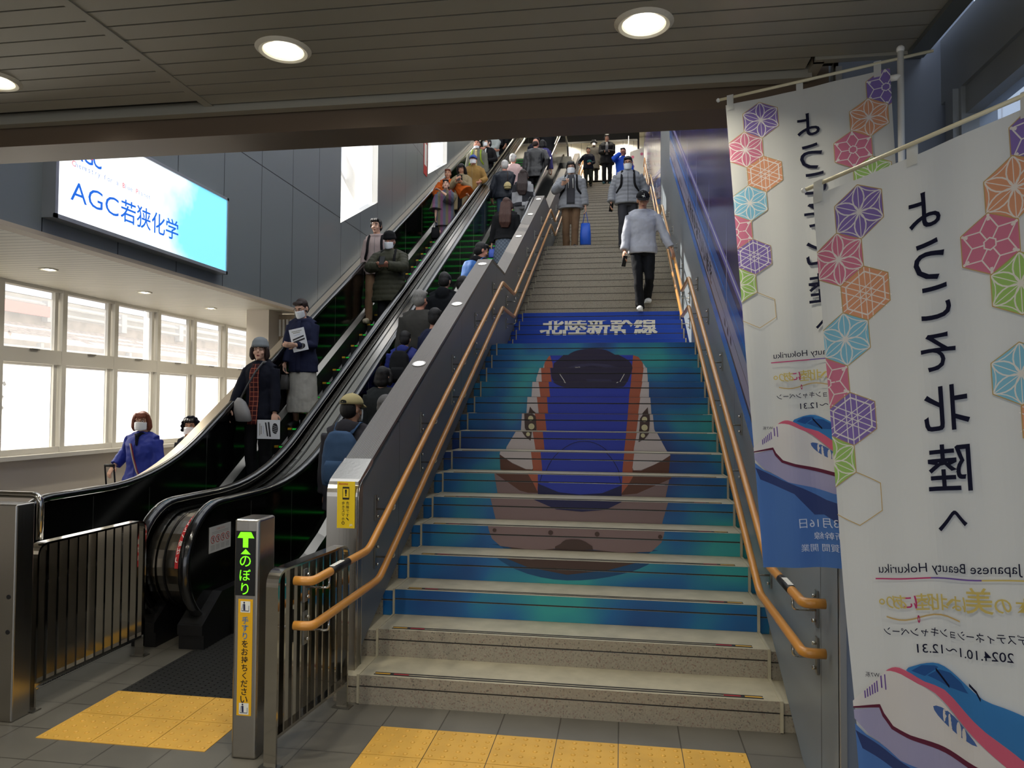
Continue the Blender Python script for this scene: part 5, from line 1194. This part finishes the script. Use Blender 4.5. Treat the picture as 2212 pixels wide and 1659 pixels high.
quilt = cl('quilted', (96, 108, 122), .5); N, L, b = nodes_of(quilt); tx = N.new('ShaderNodeTexCoord'); mp = N.new('ShaderNodeMapping'); mp.inputs['Rotation'].default_value = (radians(90), 0, radians(45)); mp.inputs['Rotation'].default_value = (0, radians(45), 0); v = N.new('ShaderNodeTexBrick'); mp2 = N.new('ShaderNodeMapping'); mp2.inputs['Rotation'].default_value = (radians(90), 0, 0); v.offset = 0; v.inputs['Scale'].default_value = 1; v.inputs['Brick Width'].default_value = .05; v.inputs['Row Height'].default_value = .05; v.inputs['Mortar Size'].default_value = .006; v.inputs['Mortar Smooth'].default_value = 1; v.inputs['Color1'].default_value = v.inputs['Color2'].default_value = (*lin((108, 120, 134)), 1); v.inputs['Mortar'].default_value = (*lin((46, 52, 64)), 1); L.new(tx.outputs['Object'], mp.inputs[0]); L.new(mp.outputs[0], mp2.inputs[0]); L.new(mp2.outputs[0], v.inputs['Vector']); L.new(v.outputs['Color'], b.inputs['Base Color'])
kim = cl('kimono_stripe', (104, 98, 102)); N, L, b = nodes_of(kim); tx = N.new('ShaderNodeTexCoord'); sx = N.new('ShaderNodeSeparateXYZ'); ml = N.new('ShaderNodeMath'); ml.operation = 'MULTIPLY'; ml.inputs[1].default_value = 5.5; fr_ = N.new('ShaderNodeMath'); fr_.operation = 'FRACT'; cr = N.new('ShaderNodeValToRGB'); cr.color_ramp.interpolation = 'CONSTANT'; e = cr.color_ramp.elements; e[0].color = (*lin((112, 106, 84)), 1); e[0].position = 0; e[1].color = (*lin((122, 84, 110)), 1); e[1].position = .33; q = e.new(.66); q.color = (*lin((92, 96, 112)), 1); L.new(tx.outputs['Object'], sx.inputs[0]); L.new(sx.outputs['X'], ml.inputs[0]); L.new(ml.outputs[0], fr_.inputs[0]); L.new(fr_.outputs[0], cr.inputs[0]); L.new(cr.outputs[0], b.inputs['Base Color'])
block = cl('colour_block', (150, 150, 152)); N, L, b = nodes_of(block); tx = N.new('ShaderNodeTexCoord'); mp = N.new('ShaderNodeMapping'); mp.inputs['Rotation'].default_value = (radians(90), 0, 0); mp.inputs['Location'].default_value = (0, 0, 0); ck = N.new('ShaderNodeTexChecker'); ck.inputs['Scale'].default_value = 4.2; ck.inputs['Color1'].default_value = (*lin((166, 166, 168)), 1); ck.inputs['Color2'].default_value = (*lin((52, 52, 56)), 1); L.new(tx.outputs['Object'], mp.inputs[0]); L.new(mp.outputs[0], ck.inputs['Vector']); L.new(ck.outputs[0], b.inputs['Base Color'])
def T(m, **k): return dict(m=m, **k)
# ------------------------------------------------------------------ riders of the down escalator
i = person((-3.957, 7.56, .757), 1.583, -.12, 'woman in grey knit cap and glasses, navy cardigan open over a plaid blouse', 1.08, 0, .0058, .010, head=(.36, -.06), armR=(-.25, -.22, .895), armL=(.262, -.10, .80), palmR=(0, -.3, -1), palmL=(-.6, .8, 0),
    top=T(navyk, t=.020, hem=.78, name='cardigan', fold=.026, open=plaid, ow=.062, olo=.72, collar=True, hood=True), legs=T(blackc), shoes=shoe_k, hair=('dark', 'bob'), hat=('beanie', cl('grey_knit', (128, 132, 134))), glasses=True, face=True)
m = MB(); m.rings([(0, 0, z, rx, ry) for z, rx, ry in ((-.18, .06, .03), (-.17, .105, .05), (-.05, .105, .055), (.05, .075, .04), (.10, .02, .015))], cl('grey_quilt_bag', (150, 148, 146), .6), 18, 2.6); m.v = [(x*.94-z*.25, y, z) for x, y, z in m.v]
o = prop(i, 'shoulder_bag', m, (-.115, -.215, .93), 'grey quilted crossbody bag worn by the woman in the knit cap', 'bag'); m = MB(); m.tube([(-.02, 0, .06), (.06, .03, .24), (.15, .055, .40), (.205, .12, .515), (.205, .20, .52), (.16, .31, .40)], [(.018, .005)]*6, cl('grey_strap', (128, 128, 126)), 8); m.build('strap', o)
def leaflet(info, at, label, w=.21, hgt=.297, tilt=0, roll=0):
    m = MB(); ppr, ink_, inkb = mat('paper', (226, 228, 232), .6), mat('print_black', (40, 40, 44), .6), mat('print_blue_line', (90, 110, 180), .6); m.box(-w/2, -.001, -hgt/2, w/2, .001, hgt/2, ppr); F = lambda u, v: (u, -.0016, v)
    for z, a in ((.11, .07), (.09, .055)): paint(m, [[(-a+k*.014, hgt*z/.297), (-a+k*.014+.010, hgt*z/.297), (-a+k*.014+.010, hgt*z/.297+.010), (-a+k*.014, hgt*z/.297+.010)] for k in range(int(a*2/.014))], F, mat('print_olive', (110, 104, 70), .6))
    paint(m, [[(-.05, .06), (.04, .07), (.04, .073), (-.05, .063)]], F, inkb); paint(m, [[(-.08, .0), (.08, .03), (.08, .05), (-.08, .02)], [(-.085, -.035), (.085, -.01), (.085, .012), (-.085, -.012)]], F, ink_)
    paint(m, [smooth_poly([(-.05, -.10), (-.03, -.055), (.03, -.05), (.07, -.07), (.06, -.11), (0, -.125)], 3)], F, ink_)
    for q in range(4): paint(m, line2d([(-.035+.02*q, -.115), (-.02+.022*q, -.06)], .003), lambda u, v: (u, -.002, v), ppr)
    Rm = Matrix.Rotation(roll, 3, 'Y') @ Matrix.Rotation(tilt, 3, 'X'); m.v = [tuple(Rm @ Vector(v)) for v in m.v]; return prop(info, 'leaflet', m, at, label, 'leaflet')
leaflet(i, (.225, -.165, .665), 'white leaflet held sideways at the hip by the woman in the knit cap', roll=-1.57, w=.22, hgt=.30)
i = person((-3.98, 8.679, 1.357), 1.60, .0, 'woman in white mask looking down, navy hoodie and long light grey skirt', 1.0, 0, .0062, .010, lean=.06, head=(-.2, .42), armL=(.02, -.27, 1.08), armR=(-.21, -.10, .86), palmL=(0, .9, .3),
    top=T(navy, t=.022, hem=.74, name='hoodie', hood=True, open=navy, ow=.03), skirt=T(ltgrey, hem=.20, r=.215), shoes=shoe_k, hair=('dark', 'short'), mask='white', glasses=True, face=True)
leaflet(i, (.055, -.262, 1.15), 'white leaflet held against the chest by the woman in the navy hoodie', tilt=.12, roll=-.2)
tote(i, (-.20, -.15, .80), 'small black and grey handbag of the woman in the navy hoodie', cl('grey_leather', (70, 68, 66), .5), .15, .2, .06, .10, 'handbag')
i = person((-3.518, 10.678, 2.557), 1.694, .0, 'man in black knit cap and white mask, olive down coat, holding a phone', 1.16, 2, .009, .011, head=(0, .3), armL=(.055, -.30, 1.16), armR=(-.055, -.30, 1.16), poleL=(.9, .2, -.35), poleR=(-.9, .2, -.35), palmL=(0, .3, 1), palmR=(0, .3, 1),
    top=T(olive, t=.045, hem=.66, puff=.9, collar=True, name='down_coat'), legs=T(blackc), shoes=shoe_k, hair=('black', 'short'), hat=('beanie', blackc), mask='white', face=True, pack=dict(m=blackc, bag=False, label='dark shoulder straps of the backpack over the olive down coat'))
phone(i, (0, -.37, 1.23), 'phone held in both hands by the man in the olive coat', .5)
i = person((-4.0, 11.451, 2.957), 1.74, .05, 'young man in dusty pink hooded jacket and brown trousers with backpack', .94, 0, .009, .011, head=(-.15, .12), armR=(-.235, -.02, .82), armL=(.22, -.03, .84), feetL=(.10, .06, .0), feetR=(-.09, -.13, 0),
    top=T(dusty, t=.020, hem=.80, hood=True, zip=greyk, name='hooded_jacket'), legs=T(brownt, k=.92), shoes=shoe_b, hair=('black', 'shag'), face=True, mask=None, pack=dict(m=blackc, label='black backpack worn by the young man in the dusty pink jacket'))
m = MB(); m.ball((0, 0, 0), (.034, .046, .075), blackc, 14, 9); m.tube([(0, 0, .05), (0, 0, .10)], [.034, .036], blackc, 12); o = prop(i, 'glove', m, (-.24, -.03, .755), 'black glove on the hand of the young man in dusty pink', 'glove')
i = person((-3.60, 14.488, 4.757), 1.507, .25, 'woman in striped grey and mauve kimono coat, hand raised to her mouth', 1.1, 0, .010, .012, head=(-.1, -.25), armL=(-.10, -.24, 1.37), armR=(-.23, -.06, .80), poleL=(1, -.2, -.9),
    top=T(kim, t=.030, hem=.62, wide=2.9, sleeve=.42, name='kimono_coat', collar=True), skirt=T(kim, hem=.08, r=.17), shoes=shoe_k, hair=('black', 'short'), face=True)
tote(i, (-.23, -.08, .72), 'black handbag hanging from the hand of the kimono woman', blackc, .2, .26, .08, .14, 'handbag')
i = person((-3.83, 15.607, 5.357), 1.505, .1, 'woman with short reddish hair in a wide orange shawl', 1.0, 1, .010, .012, head=(0, .05), armL=(.50, -.22, 1.02), armR=(-.12, -.2, 1.02),
    top=T(orangec, t=.055, hem=.84, wide=2.6, name='shawl'), skirt=T(blackc, hem=.15, r=.2), shoes=shoe_k, hair=('red', 'short'), face=True)
i = person((-3.519, 15.60, 5.357), 1.60, .0, 'woman with long black hair and beige coat looking at a phone', 1.0, 1, .011, .013, head=(0, .3), armL=(.06, -.27, 1.22), armR=(-.07, -.27, 1.24), palmL=(-.6, .5, .4), palmR=(.6, .5, .4),
    top=T(beigec, t=.032, hem=.60, open=blackc, ow=.05, name='coat', collar=True), legs=T(blackc), shoes=shoe_k, hair=('black', 'long'), face=True)
phone(i, (0, -.33, 1.30), 'pale phone in the hands of the long haired woman', .25)
i = person((-3.42, 16.38, 5.757), 1.66, .0, 'man in blue cap, white mask and tan jacket with a hand on the rail', 1.1, 2, .011, .013, head=(.1, 0), armL=(.235, -.26, 1.0), armR=(-.24, -.05, .86),
    top=T(tan, t=.034, hem=.78, collar=True, zip=beigec), legs=T(char), shoes=shoe_k, hair=('grey', 'short'), hat=('cap', cl('blue_cap', (70, 92, 160))), mask='white', face=True)
i = person((-3.60, 17.686, 6.557), 1.713, .0, 'man in grey olive jacket with his mask under his chin', 1.06, 2, .011, .014, head=(0, 0), armL=(.25, -.05, .82), top=T(greyo, t=.034, hem=.74, collar=True, open=khaki, ow=.03), legs=T(char), shoes=shoe_k, hair=('black', 'short'), mask='chin', face=True, pack=dict(m=cl('lime_strap', (130, 150, 50)), bag=False, label='green shoulder strap over the grey olive jacket'))
i = person((-3.36, 17.9, 6.757), 1.60, -.45, 'person in black suit and white mask turned to the left behind the tan jacket', .95, 0, .011, .014, head=(-.4, 0), armL=(.12, -.2, 1.05), top=T(blackc, t=.022, hem=.76, open=whitec, ow=.03, collar=True), legs=T(blackc), shoes=shoe_k, hair=('black', 'shag'), mask='white', face=True)
i = person((-3.491, 19.071, 7.357), 1.705, .0, 'balding man in black mask and pale grey jacket with folded arms', 1.12, 2, .011, .014, armL=(-.10, -.21, 1.12), armR=(.10, -.22, 1.06), poleL=(1, -.1, -.6), poleR=(-1, -.1, -.6), top=T(cl('pale_grey_jacket', (150, 156, 152)), t=.030, hem=.78, collar=True), legs=T(char), shoes=shoe_k, hair=('black', 'bald'), mask='black', face=True)
i = person((-3.544, 20.537, 8.157), 1.72, -1.9, 'man in black suit facing sideways near the top of the down escalator', 1.05, 2, .012, .015, head=(-.2, 0), top=T(blackc, t=.026, hem=.76, collar=True), legs=T(blackc), shoes=shoe_k, hair=('black', 'short'))
i = person((-3.40, 20.211, 7.957), 1.74, 2.8, 'person in black with a dark backpack near the top of the down escalator', 1.1, 1, .012, .015, top=T(blackc, t=.03, hem=.74), legs=T(blackc), shoes=shoe_k, hair=('black', 'short'), armR=(-.24, .2, 1.0), pack=dict(m=cl('dark_pack', (34, 34, 36)), label='dark backpack near the top of the down escalator'))
i = person((-3.40, 22.2, 9.157), 1.62, .3, 'person in dark clothes and mustard cap at the top of the down escalator', .95, 1, .012, .015, top=T(blackc, t=.026, hem=.78), legs=T(blackc), shoes=shoe_k, hair=('black', 'short'), hat=('cap', cl('mustard_cap', (170, 140, 60))))
# ------------------------------------------------------------------ riders of the up escalator (backs to us)
PI = pi
i = person((-2.36, 6.12, 0), 1.724, PI, 'man in beige cap worn straight and dark grey jacket, lowest on the up escalator', 1.1, 1, .007, .011, head=(-.35, .05), armL=(.25, -.05, .8), top=T(cl('dark_grey_jacket', (58, 56, 60)), t=.034, hem=.72, collar=True, hood=True), legs=T(blackc), shoes=shoe_k, hair=('black', 'short'), hat=('cap', capb, 1, False, True), glasses=True, mask='white',
    pack=dict(m=pblue, label='slate blue backpack worn by the man in the beige cap'))
i = person((-2.20, 6.60, .157), 1.57, PI-.25, 'grey haired person in a mask to the right of the man in the beige cap', 1.0, 2, .009, .012, head=(-.3, 0), top=T(cl('dull_green', (66, 68, 62)), t=.03, hem=.74, collar=True), legs=T(blackc), shoes=shoe_k, hair=('salt', 'short'), mask='white', glasses=True)
i = person((-2.50, 7.374, .557), 1.482, PI, 'woman with black bobbed hair in a dark jacket above the grey haired person', .98, 0, .009, .012, top=T(cl('black_green', (40, 42, 42)), t=.028, hem=.74), legs=T(blackc), shoes=shoe_k, hair=('black', 'bob'))
i = person((-2.531, 8.253, 1.157), 1.348, PI, 'boy in blue down jacket with hood and black backpack', 1.08, 0, .009, .011, head=(.1, .1), top=T(blued, t=.05, hem=.78, puff=.8, hood=True, name='down_jacket'), legs=T(blackc), shoes=shoe_k, hair=('black', 'short'), pack=dict(m=cl('black_pack', (30, 30, 32)), label='black backpack of the boy in the blue down jacket'))
i = person((-2.45, 8.599, 1.357), 1.687, PI, 'old man with grey hair and glasses in a charcoal suit, back turned', 1.14, 2, .008, .011, head=(-.25, .0), top=T(charb, t=.028, hem=.70, collar=True, name='suit_jacket'), legs=T(charb), shoes=shoe_k, hair=('grey', 'short'), glasses=True, shirt=None)
i = person((-2.16, 8.16, 1.157), 1.60, PI-.55, 'man in glasses and mask seen from behind left, navy jacket, beside the balustrade', 1.0, 2, .009, .012, head=(.55, .05), top=T(navy, t=.03, hem=.76), legs=T(blackc), shoes=shoe_k, hair=('black', 'short'), mask='white', glasses=True)
i = person((-2.36, 9.452, 1.757), 1.655, PI, 'person in black hooded coat directly above the grey haired man in the suit', 1.12, 0, .009, .012, head=(0, .2), top=T(cl('black_coat', (18, 20, 24)), t=.036, hem=.62, hood=True, name='coat'), legs=T(blackc), shoes=shoe_k, hair=('black', 'shag'))
i = person((-2.10, 9.40, 1.757), 1.589, 1.9, 'young man in glasses and mask turned to the left beside the black hooded coat', .95, 0, .009, .012, head=(.1, .05), top=T(navy, t=.026, hem=.78), legs=T(blackc), shoes=shoe_k, hair=('black', 'shag'), mask='white', glasses=True, face=True)
i = person((-2.08, 10.491, 2.357), 1.684, PI-.5, 'man with cropped hair in black jacket, blue chequered daypack on his back', 1.05, 2, .009, .012, head=(-.4, .25), top=T(blackc, t=.03, hem=.74, collar=True, hood=True), legs=T(blackc), shoes=shoe_k, hair=('black', 'short'), pack=dict(m=cl('blue_check_pack', (60, 110, 180), .6), label='blue and white chequered daypack on the man in black'))
i = person((-2.06, 12.756, 3.757), 1.594, PI, 'woman with long brown hair, black vest and quilted grey blue skirt', 1.14, 0, .009, .011, head=(0, .1), armR=(-.25, .0, .82), top=T(cl('black_vest', (28, 28, 30)), t=.026, hem=.90, name='vest'), skirt=T(quilt, hem=.42, r=.225), legs=T(creamc), shoes=shoe_b, hair=('brown', 'long'))
tote(i, (.27, -.03, .80), 'small white and blue paper bag beside the quilted skirt', mat('paper_bag_blue', (70, 100, 200), .6), .14, .17, .05, .06, 'paper_bag')
i = person((-2.06, 14.915, 4.957), 1.605, PI, 'woman with straight long brown hair and grey colour block sweater', .98, 0, .010, .013, top=T(block, t=.024, hem=.86, name='sweater'), legs=T(greyk, k=1.15), shoes=shoe_k, hair=('dark', 'long'))
tote(i, (-.19, .16, 1.05), 'grey shoulder bag of the woman in the colour block sweater', cl('grey_bag', (146, 146, 148)), .26, .28, .07, .1, 'shoulder_bag')
i = person((-2.564, 15.607, 5.357), 1.655, PI, 'white haired man in dark navy windbreaker and jeans', 1.12, 2, .010, .013, head=(.2, .1), armR=(.05, -.1, 1.1), armL=(.27, -.02, .86), top=T(cl('navy_windbreaker', (34, 38, 46), .45), t=.036, hem=.82, collar=True), legs=T(denim), shoes=shoe_k, hair=('white', 'short'))
m = MB(); m.ball((0, 0, -.02), (.085, .05, .10), capb, 16, 8, zmin=-.2); m.ball((0, -.01, -.06), (.08, .06, .03), capb, 14, 6); m.tube([(0, 0, .07), (0, -.01, .32)], .006, coffee, 6); o = prop(i, 'cap', m, (-.10, .19, 1.08), 'beige cap hanging on the back of the white haired man', 'cap')
i = person((-2.474, 16.22, 5.757), 1.606, PI, 'white haired person in pink checked shirt', 1.0, 2, .011, .014, head=(-.2, 0), armL=(-.2, -.2, 1.2), top=T(stripe, t=.022, hem=.8, collar=True, name='checked_shirt'), legs=T(char), shoes=shoe_k, hair=('white', 'short'))
i = person((-2.143, 17.766, 6.557), 1.708, PI, 'bald man in black leather jacket filling the up escalator', 1.2, 2, .010, .013, head=(-.2, .1), armR=(-.26, .02, .9), top=T(leath, t=.036, hem=.72, collar=True, name='leather_jacket'), legs=T(blackc), shoes=shoe_k, hair=('dark', 'bald'))
i = person((-2.04, 18.4, 6.957), 1.50, PI, 'person with dark hair in a dusky purple jacket beyond the leather jacket', 1.05, 1, .011, .014, top=T(purple, t=.036, hem=.7), legs=T(blackc), shoes=shoe_k, hair=('black', 'bob'))
i = person((-2.062, 19.844, 7.757), 1.706, PI, 'man all in black near the top of the up escalator, hand on the rail', 1.08, 1, .011, .014, head=(.2, 0), armL=(-.1, -.2, 1.0), armR=(.28, -.2, 1.02), poleR=(-.9, .3, -.3), top=T(blackc, t=.024, hem=.84, collar=True), legs=T(blackc), shoes=shoe_k, hair=('black', 'short'))
i = person((-2.25, 18.8, 7.157), 1.60, PI, 'person with dark hair just behind the bald man in leather', 1.0, 1, .012, .015, top=T(navyk, t=.03, hem=.76), legs=T(blackc), shoes=shoe_k, hair=('black', 'short'))
# ------------------------------------------------------------------ people on the stairs
zs = lambda n: n*R_
i = person((.28, 10.61, zs(19)), 1.74, .04, 'man in black letter cap and light grey hoodie coming down the stairs', 1.06, 1, .007, .011, head=(.02, .42), armL=(.40, -.10, .84), armR=(-.27, -.13, .80), palmL=(0, .1, -1), palmR=(.9, .3, 0), feetR=(-.035, -.05, 0.0), feetL=(.075, .24, R_/1.02),
    top=T(hgrey, t=.026, hem=.83, hood=True, name='hoodie', fold=.03, cuff=.8), legs=T(cl('black_jeans', (20, 21, 25)), k=.9), shoes=shoe_w, hair=('black', 'short'), hat=('cap', cl('black_cap', (24, 24, 26)), 1, True), glasses=True, face=True)
phone(i, (-.262, -.17, .70), 'phone in the hand of the man in the grey hoodie', -.3, .7)
i = person((.09, 13.74, zs(29)), 1.75, .0, 'man in mask and grey quilted down jacket with backpack straps', 1.08, 1, .008, .011, head=(-.05, .3), armR=(-.30, -.06, .87), armL=(.26, -.04, .92), feetR=(-.10, -.06, 0), feetL=(.09, .28, R_),
    top=T(gdown, t=.042, hem=.84, puff=1., collar=True, zip=char, name='down_jacket'), legs=T(cl('grey_trousers', (58, 58, 62))), shoes=shoe_k, hair=('black', 'short'), mask='white', glasses=True, face=True, pack=dict(m=blackc, label='black backpack worn over the grey quilted down jacket'))
phone(i, (-.30, -.10, .77), 'phone held low by the man in the grey quilted jacket', -.3, .6)
i = person((-1.02, 14.41, zs(30)), 1.77, .02, 'young man in mask, open grey jacket and brown trousers with a blue bag', 1.08, 0, .008, .011, head=(-.05, .2), armR=(-.15, -.29, 1.20), armL=(.27, -.04, .83), palmR=(.5, .3, .6), feetR=(-.09, .0, 0), feetL=(.07, -.12, 0),
    top=T(gdown, t=.046, hem=.80, puff=.9, hood=True, open=char, ow=.075, olo=.86, strings=True, name='padded_jacket'), legs=T(brownt), shoes=shoe_k, hair=('black', 'shag'), mask='white', glasses=True, face=True, pack=dict(m=blackc, bag=False, label='dark straps of the backpack over the open grey jacket'))
phone(i, (-.11, -.36, 1.27), 'phone held at chest height on the left of the stairs', 1.0)
tote(i, (.275, -.05, .735), 'bright blue tote bag hanging from the hand of the young man', mat('tote_blue', (20, 84, 196), .5), .21, .42, .085, .22)
i = person((-1.14, 24.04, zs(56)), 1.39, .0, 'child in dark navy holding the left rail high on the stairs', 1.05, 1, .011, .014, armR=(-.36, -.12, 1.0), armL=(.1, -.2, 1.0), feetR=(-.09, -.1, 0), feetL=(.09, .2, R_*1.2), top=T(navyk, t=.03, hem=.82), legs=T(cl('dark_green_trousers', (38, 40, 34))), shoes=shoe_k, hair=('black', 'short'), face=True)
m = MB(); m.ball((0, 0, 0), (.10, .03, .06), cl('teal', (24, 86, 84)), 14, 8); prop(i, 'folded_jacket', m, (.05, -.22, 1.08), 'teal bundle under the arm of the child', 'jacket')
i = person((-1.02, 25.65, TOPZ), 1.58, .0, 'person in black bucket hat and grey brown coat at the top of the stairs', 1.0, 1, .012, .015, top=T(cl('grey_brown_coat', (72, 68, 62)), t=.034, hem=.6, collar=True), legs=T(blackc), shoes=shoe_k, hair=('black', 'short'), hat=('bucket', blackc), mask='white')
i = person((-.54, 24.67, zs(58)), 1.71, .0, 'tall man in black open jacket over grey hoodie at the top of the stairs', 1.15, 1, .010, .014, head=(0, .15), armL=(.06, -.24, 1.06), armR=(-.06, -.24, 1.06), feetR=(-.09, -.05, 0), feetL=(.10, .0, 0), top=T(blackc, t=.04, hem=.70, hood=True, open=greyk, ow=.045, olo=.98), legs=T(blackc), shoes=mat('shoe_teal', (30, 80, 90), .6), hair=('black', 'shag'), face=True)
m = MB(); m.box(-.06, -.03, -.04, .06, .03, .04, black); m.tube([(0, -.03, 0), (0, -.08, 0)], .028, black, 12); prop(i, 'camera', m, (0, -.33, 1.05), 'small camera held by the tall man in black', 'camera')
i = person((.0, 20.2, zs(45)), 1.69, .0, 'man in bright blue jacket touching his face behind the grey quilted jacket', 1.08, 2, .010, .013, head=(-.15, .05), armR=(-.075, -.19, 1.50), poleR=(-.9, -.2, -.8), top=T(bluej, t=.034, hem=.78, collar=True), legs=T(redm), shoes=shoe_k, hair=('black', 'short'), face=True)
# ------------------------------------------------------------------ walkers by the alcove windows
i = person((-5.25, 7.4, 0), 1.545, -.12, 'woman with reddish hair and mask in a royal blue coat walking by the windows', 1.12, 0, .007, .011, head=(.42, 0), armR=(-.40, -.02, 1.05), armL=(.25, -.03, .82), palmR=(0, 0, -1),
    top=T(blue, t=.036, hem=.56, collar=True, flare=.22, fold=.034, zip=blue, name='coat'), legs=T(blackc), shoes=shoe_k, hair=('red', 'bob'), mask='white', glasses=True, face=True, scarf=navyk)
m = MB(); m.tube([(-.07, -.14, 1.33), (.0, -.165, 1.15), (.06, -.175, 1.0), (.15, -.165, .84), (.20, -.1, .74)], [(.012, .004)]*5, cl('cream_strap', (206, 190, 160)), 8); m.tube([(-.05, -.143, 1.33), (.02, -.168, 1.15), (.085, -.178, 1.0), (.165, -.165, .85)], [(.006, .003)]*4, cl('red_strap', (130, 30, 44)), 8); m.v = [(x, y, z-1.0) for x, y, z in m.v]
o = prop(i, 'shoulder_bag', m, (0, 0, 1.0), 'bag with cream and red strap across the royal blue coat', 'bag'); m = MB(); m.rings([(.26, .0, z-1.0, .07, .12) for z in (.52, .54, .74, .76)], blackc, 16, 3); m.build('pouch', o)
sc_ = empty('suitcase', i['loc']((-.44, -.04, 0)), -.1, 'small wheeled suitcase pulled by the woman in the royal blue coat', 'suitcase'); m = MB(); m.box(-.17, -.11, .05, .17, .11, .58, cl('suitcase_grey', (70, 72, 80), .5)); m.build('body', sc_, bevel=.03)
m = MB(); m.tube([(-.06, .02, .58), (-.06, -.02, .94), (-.055, -.02, .955), (.055, -.02, .955), (.06, -.02, .94), (.06, .02, .58)], .009, black, 10); m.tube([(-.06, -.02, .955), (.06, -.02, .955)], .016, black, 10); m.build('pull_handle', sc_)
for x, y in ((-.13, -.08), (.13, -.08), (-.13, .08), (.13, .08)): m = MB(); m.tube([(x-.012, y, .03), (x+.012, y, .03)], .03, black, 14); m.build('wheel', sc_)
i = person((-5.02, 7.95, 0), 1.47, -.1, 'person in black hood and white mask raising a hand behind the woman in blue', 1.06, 1, .008, .011, head=(.4, 0), armL=(.20, -.16, 1.40), poleL=(.9, .1, -.6), palmL=(-.3, -.9, 0), top=T(navyk, t=.034, hem=.62, hoodup=True, name='hooded_coat'), legs=T(blackc), shoes=shoe_k, hair=('black', 'shag'), mask='white', face=True)
tote(i, (-.10, -.16, 1.28), 'grey shoulder bag in front of the hooded person', cl('grey_canvas', (120, 118, 126)), .2, .3, .06, .12, 'shoulder_bag')
bpy.data.scenes.remove(TXT)
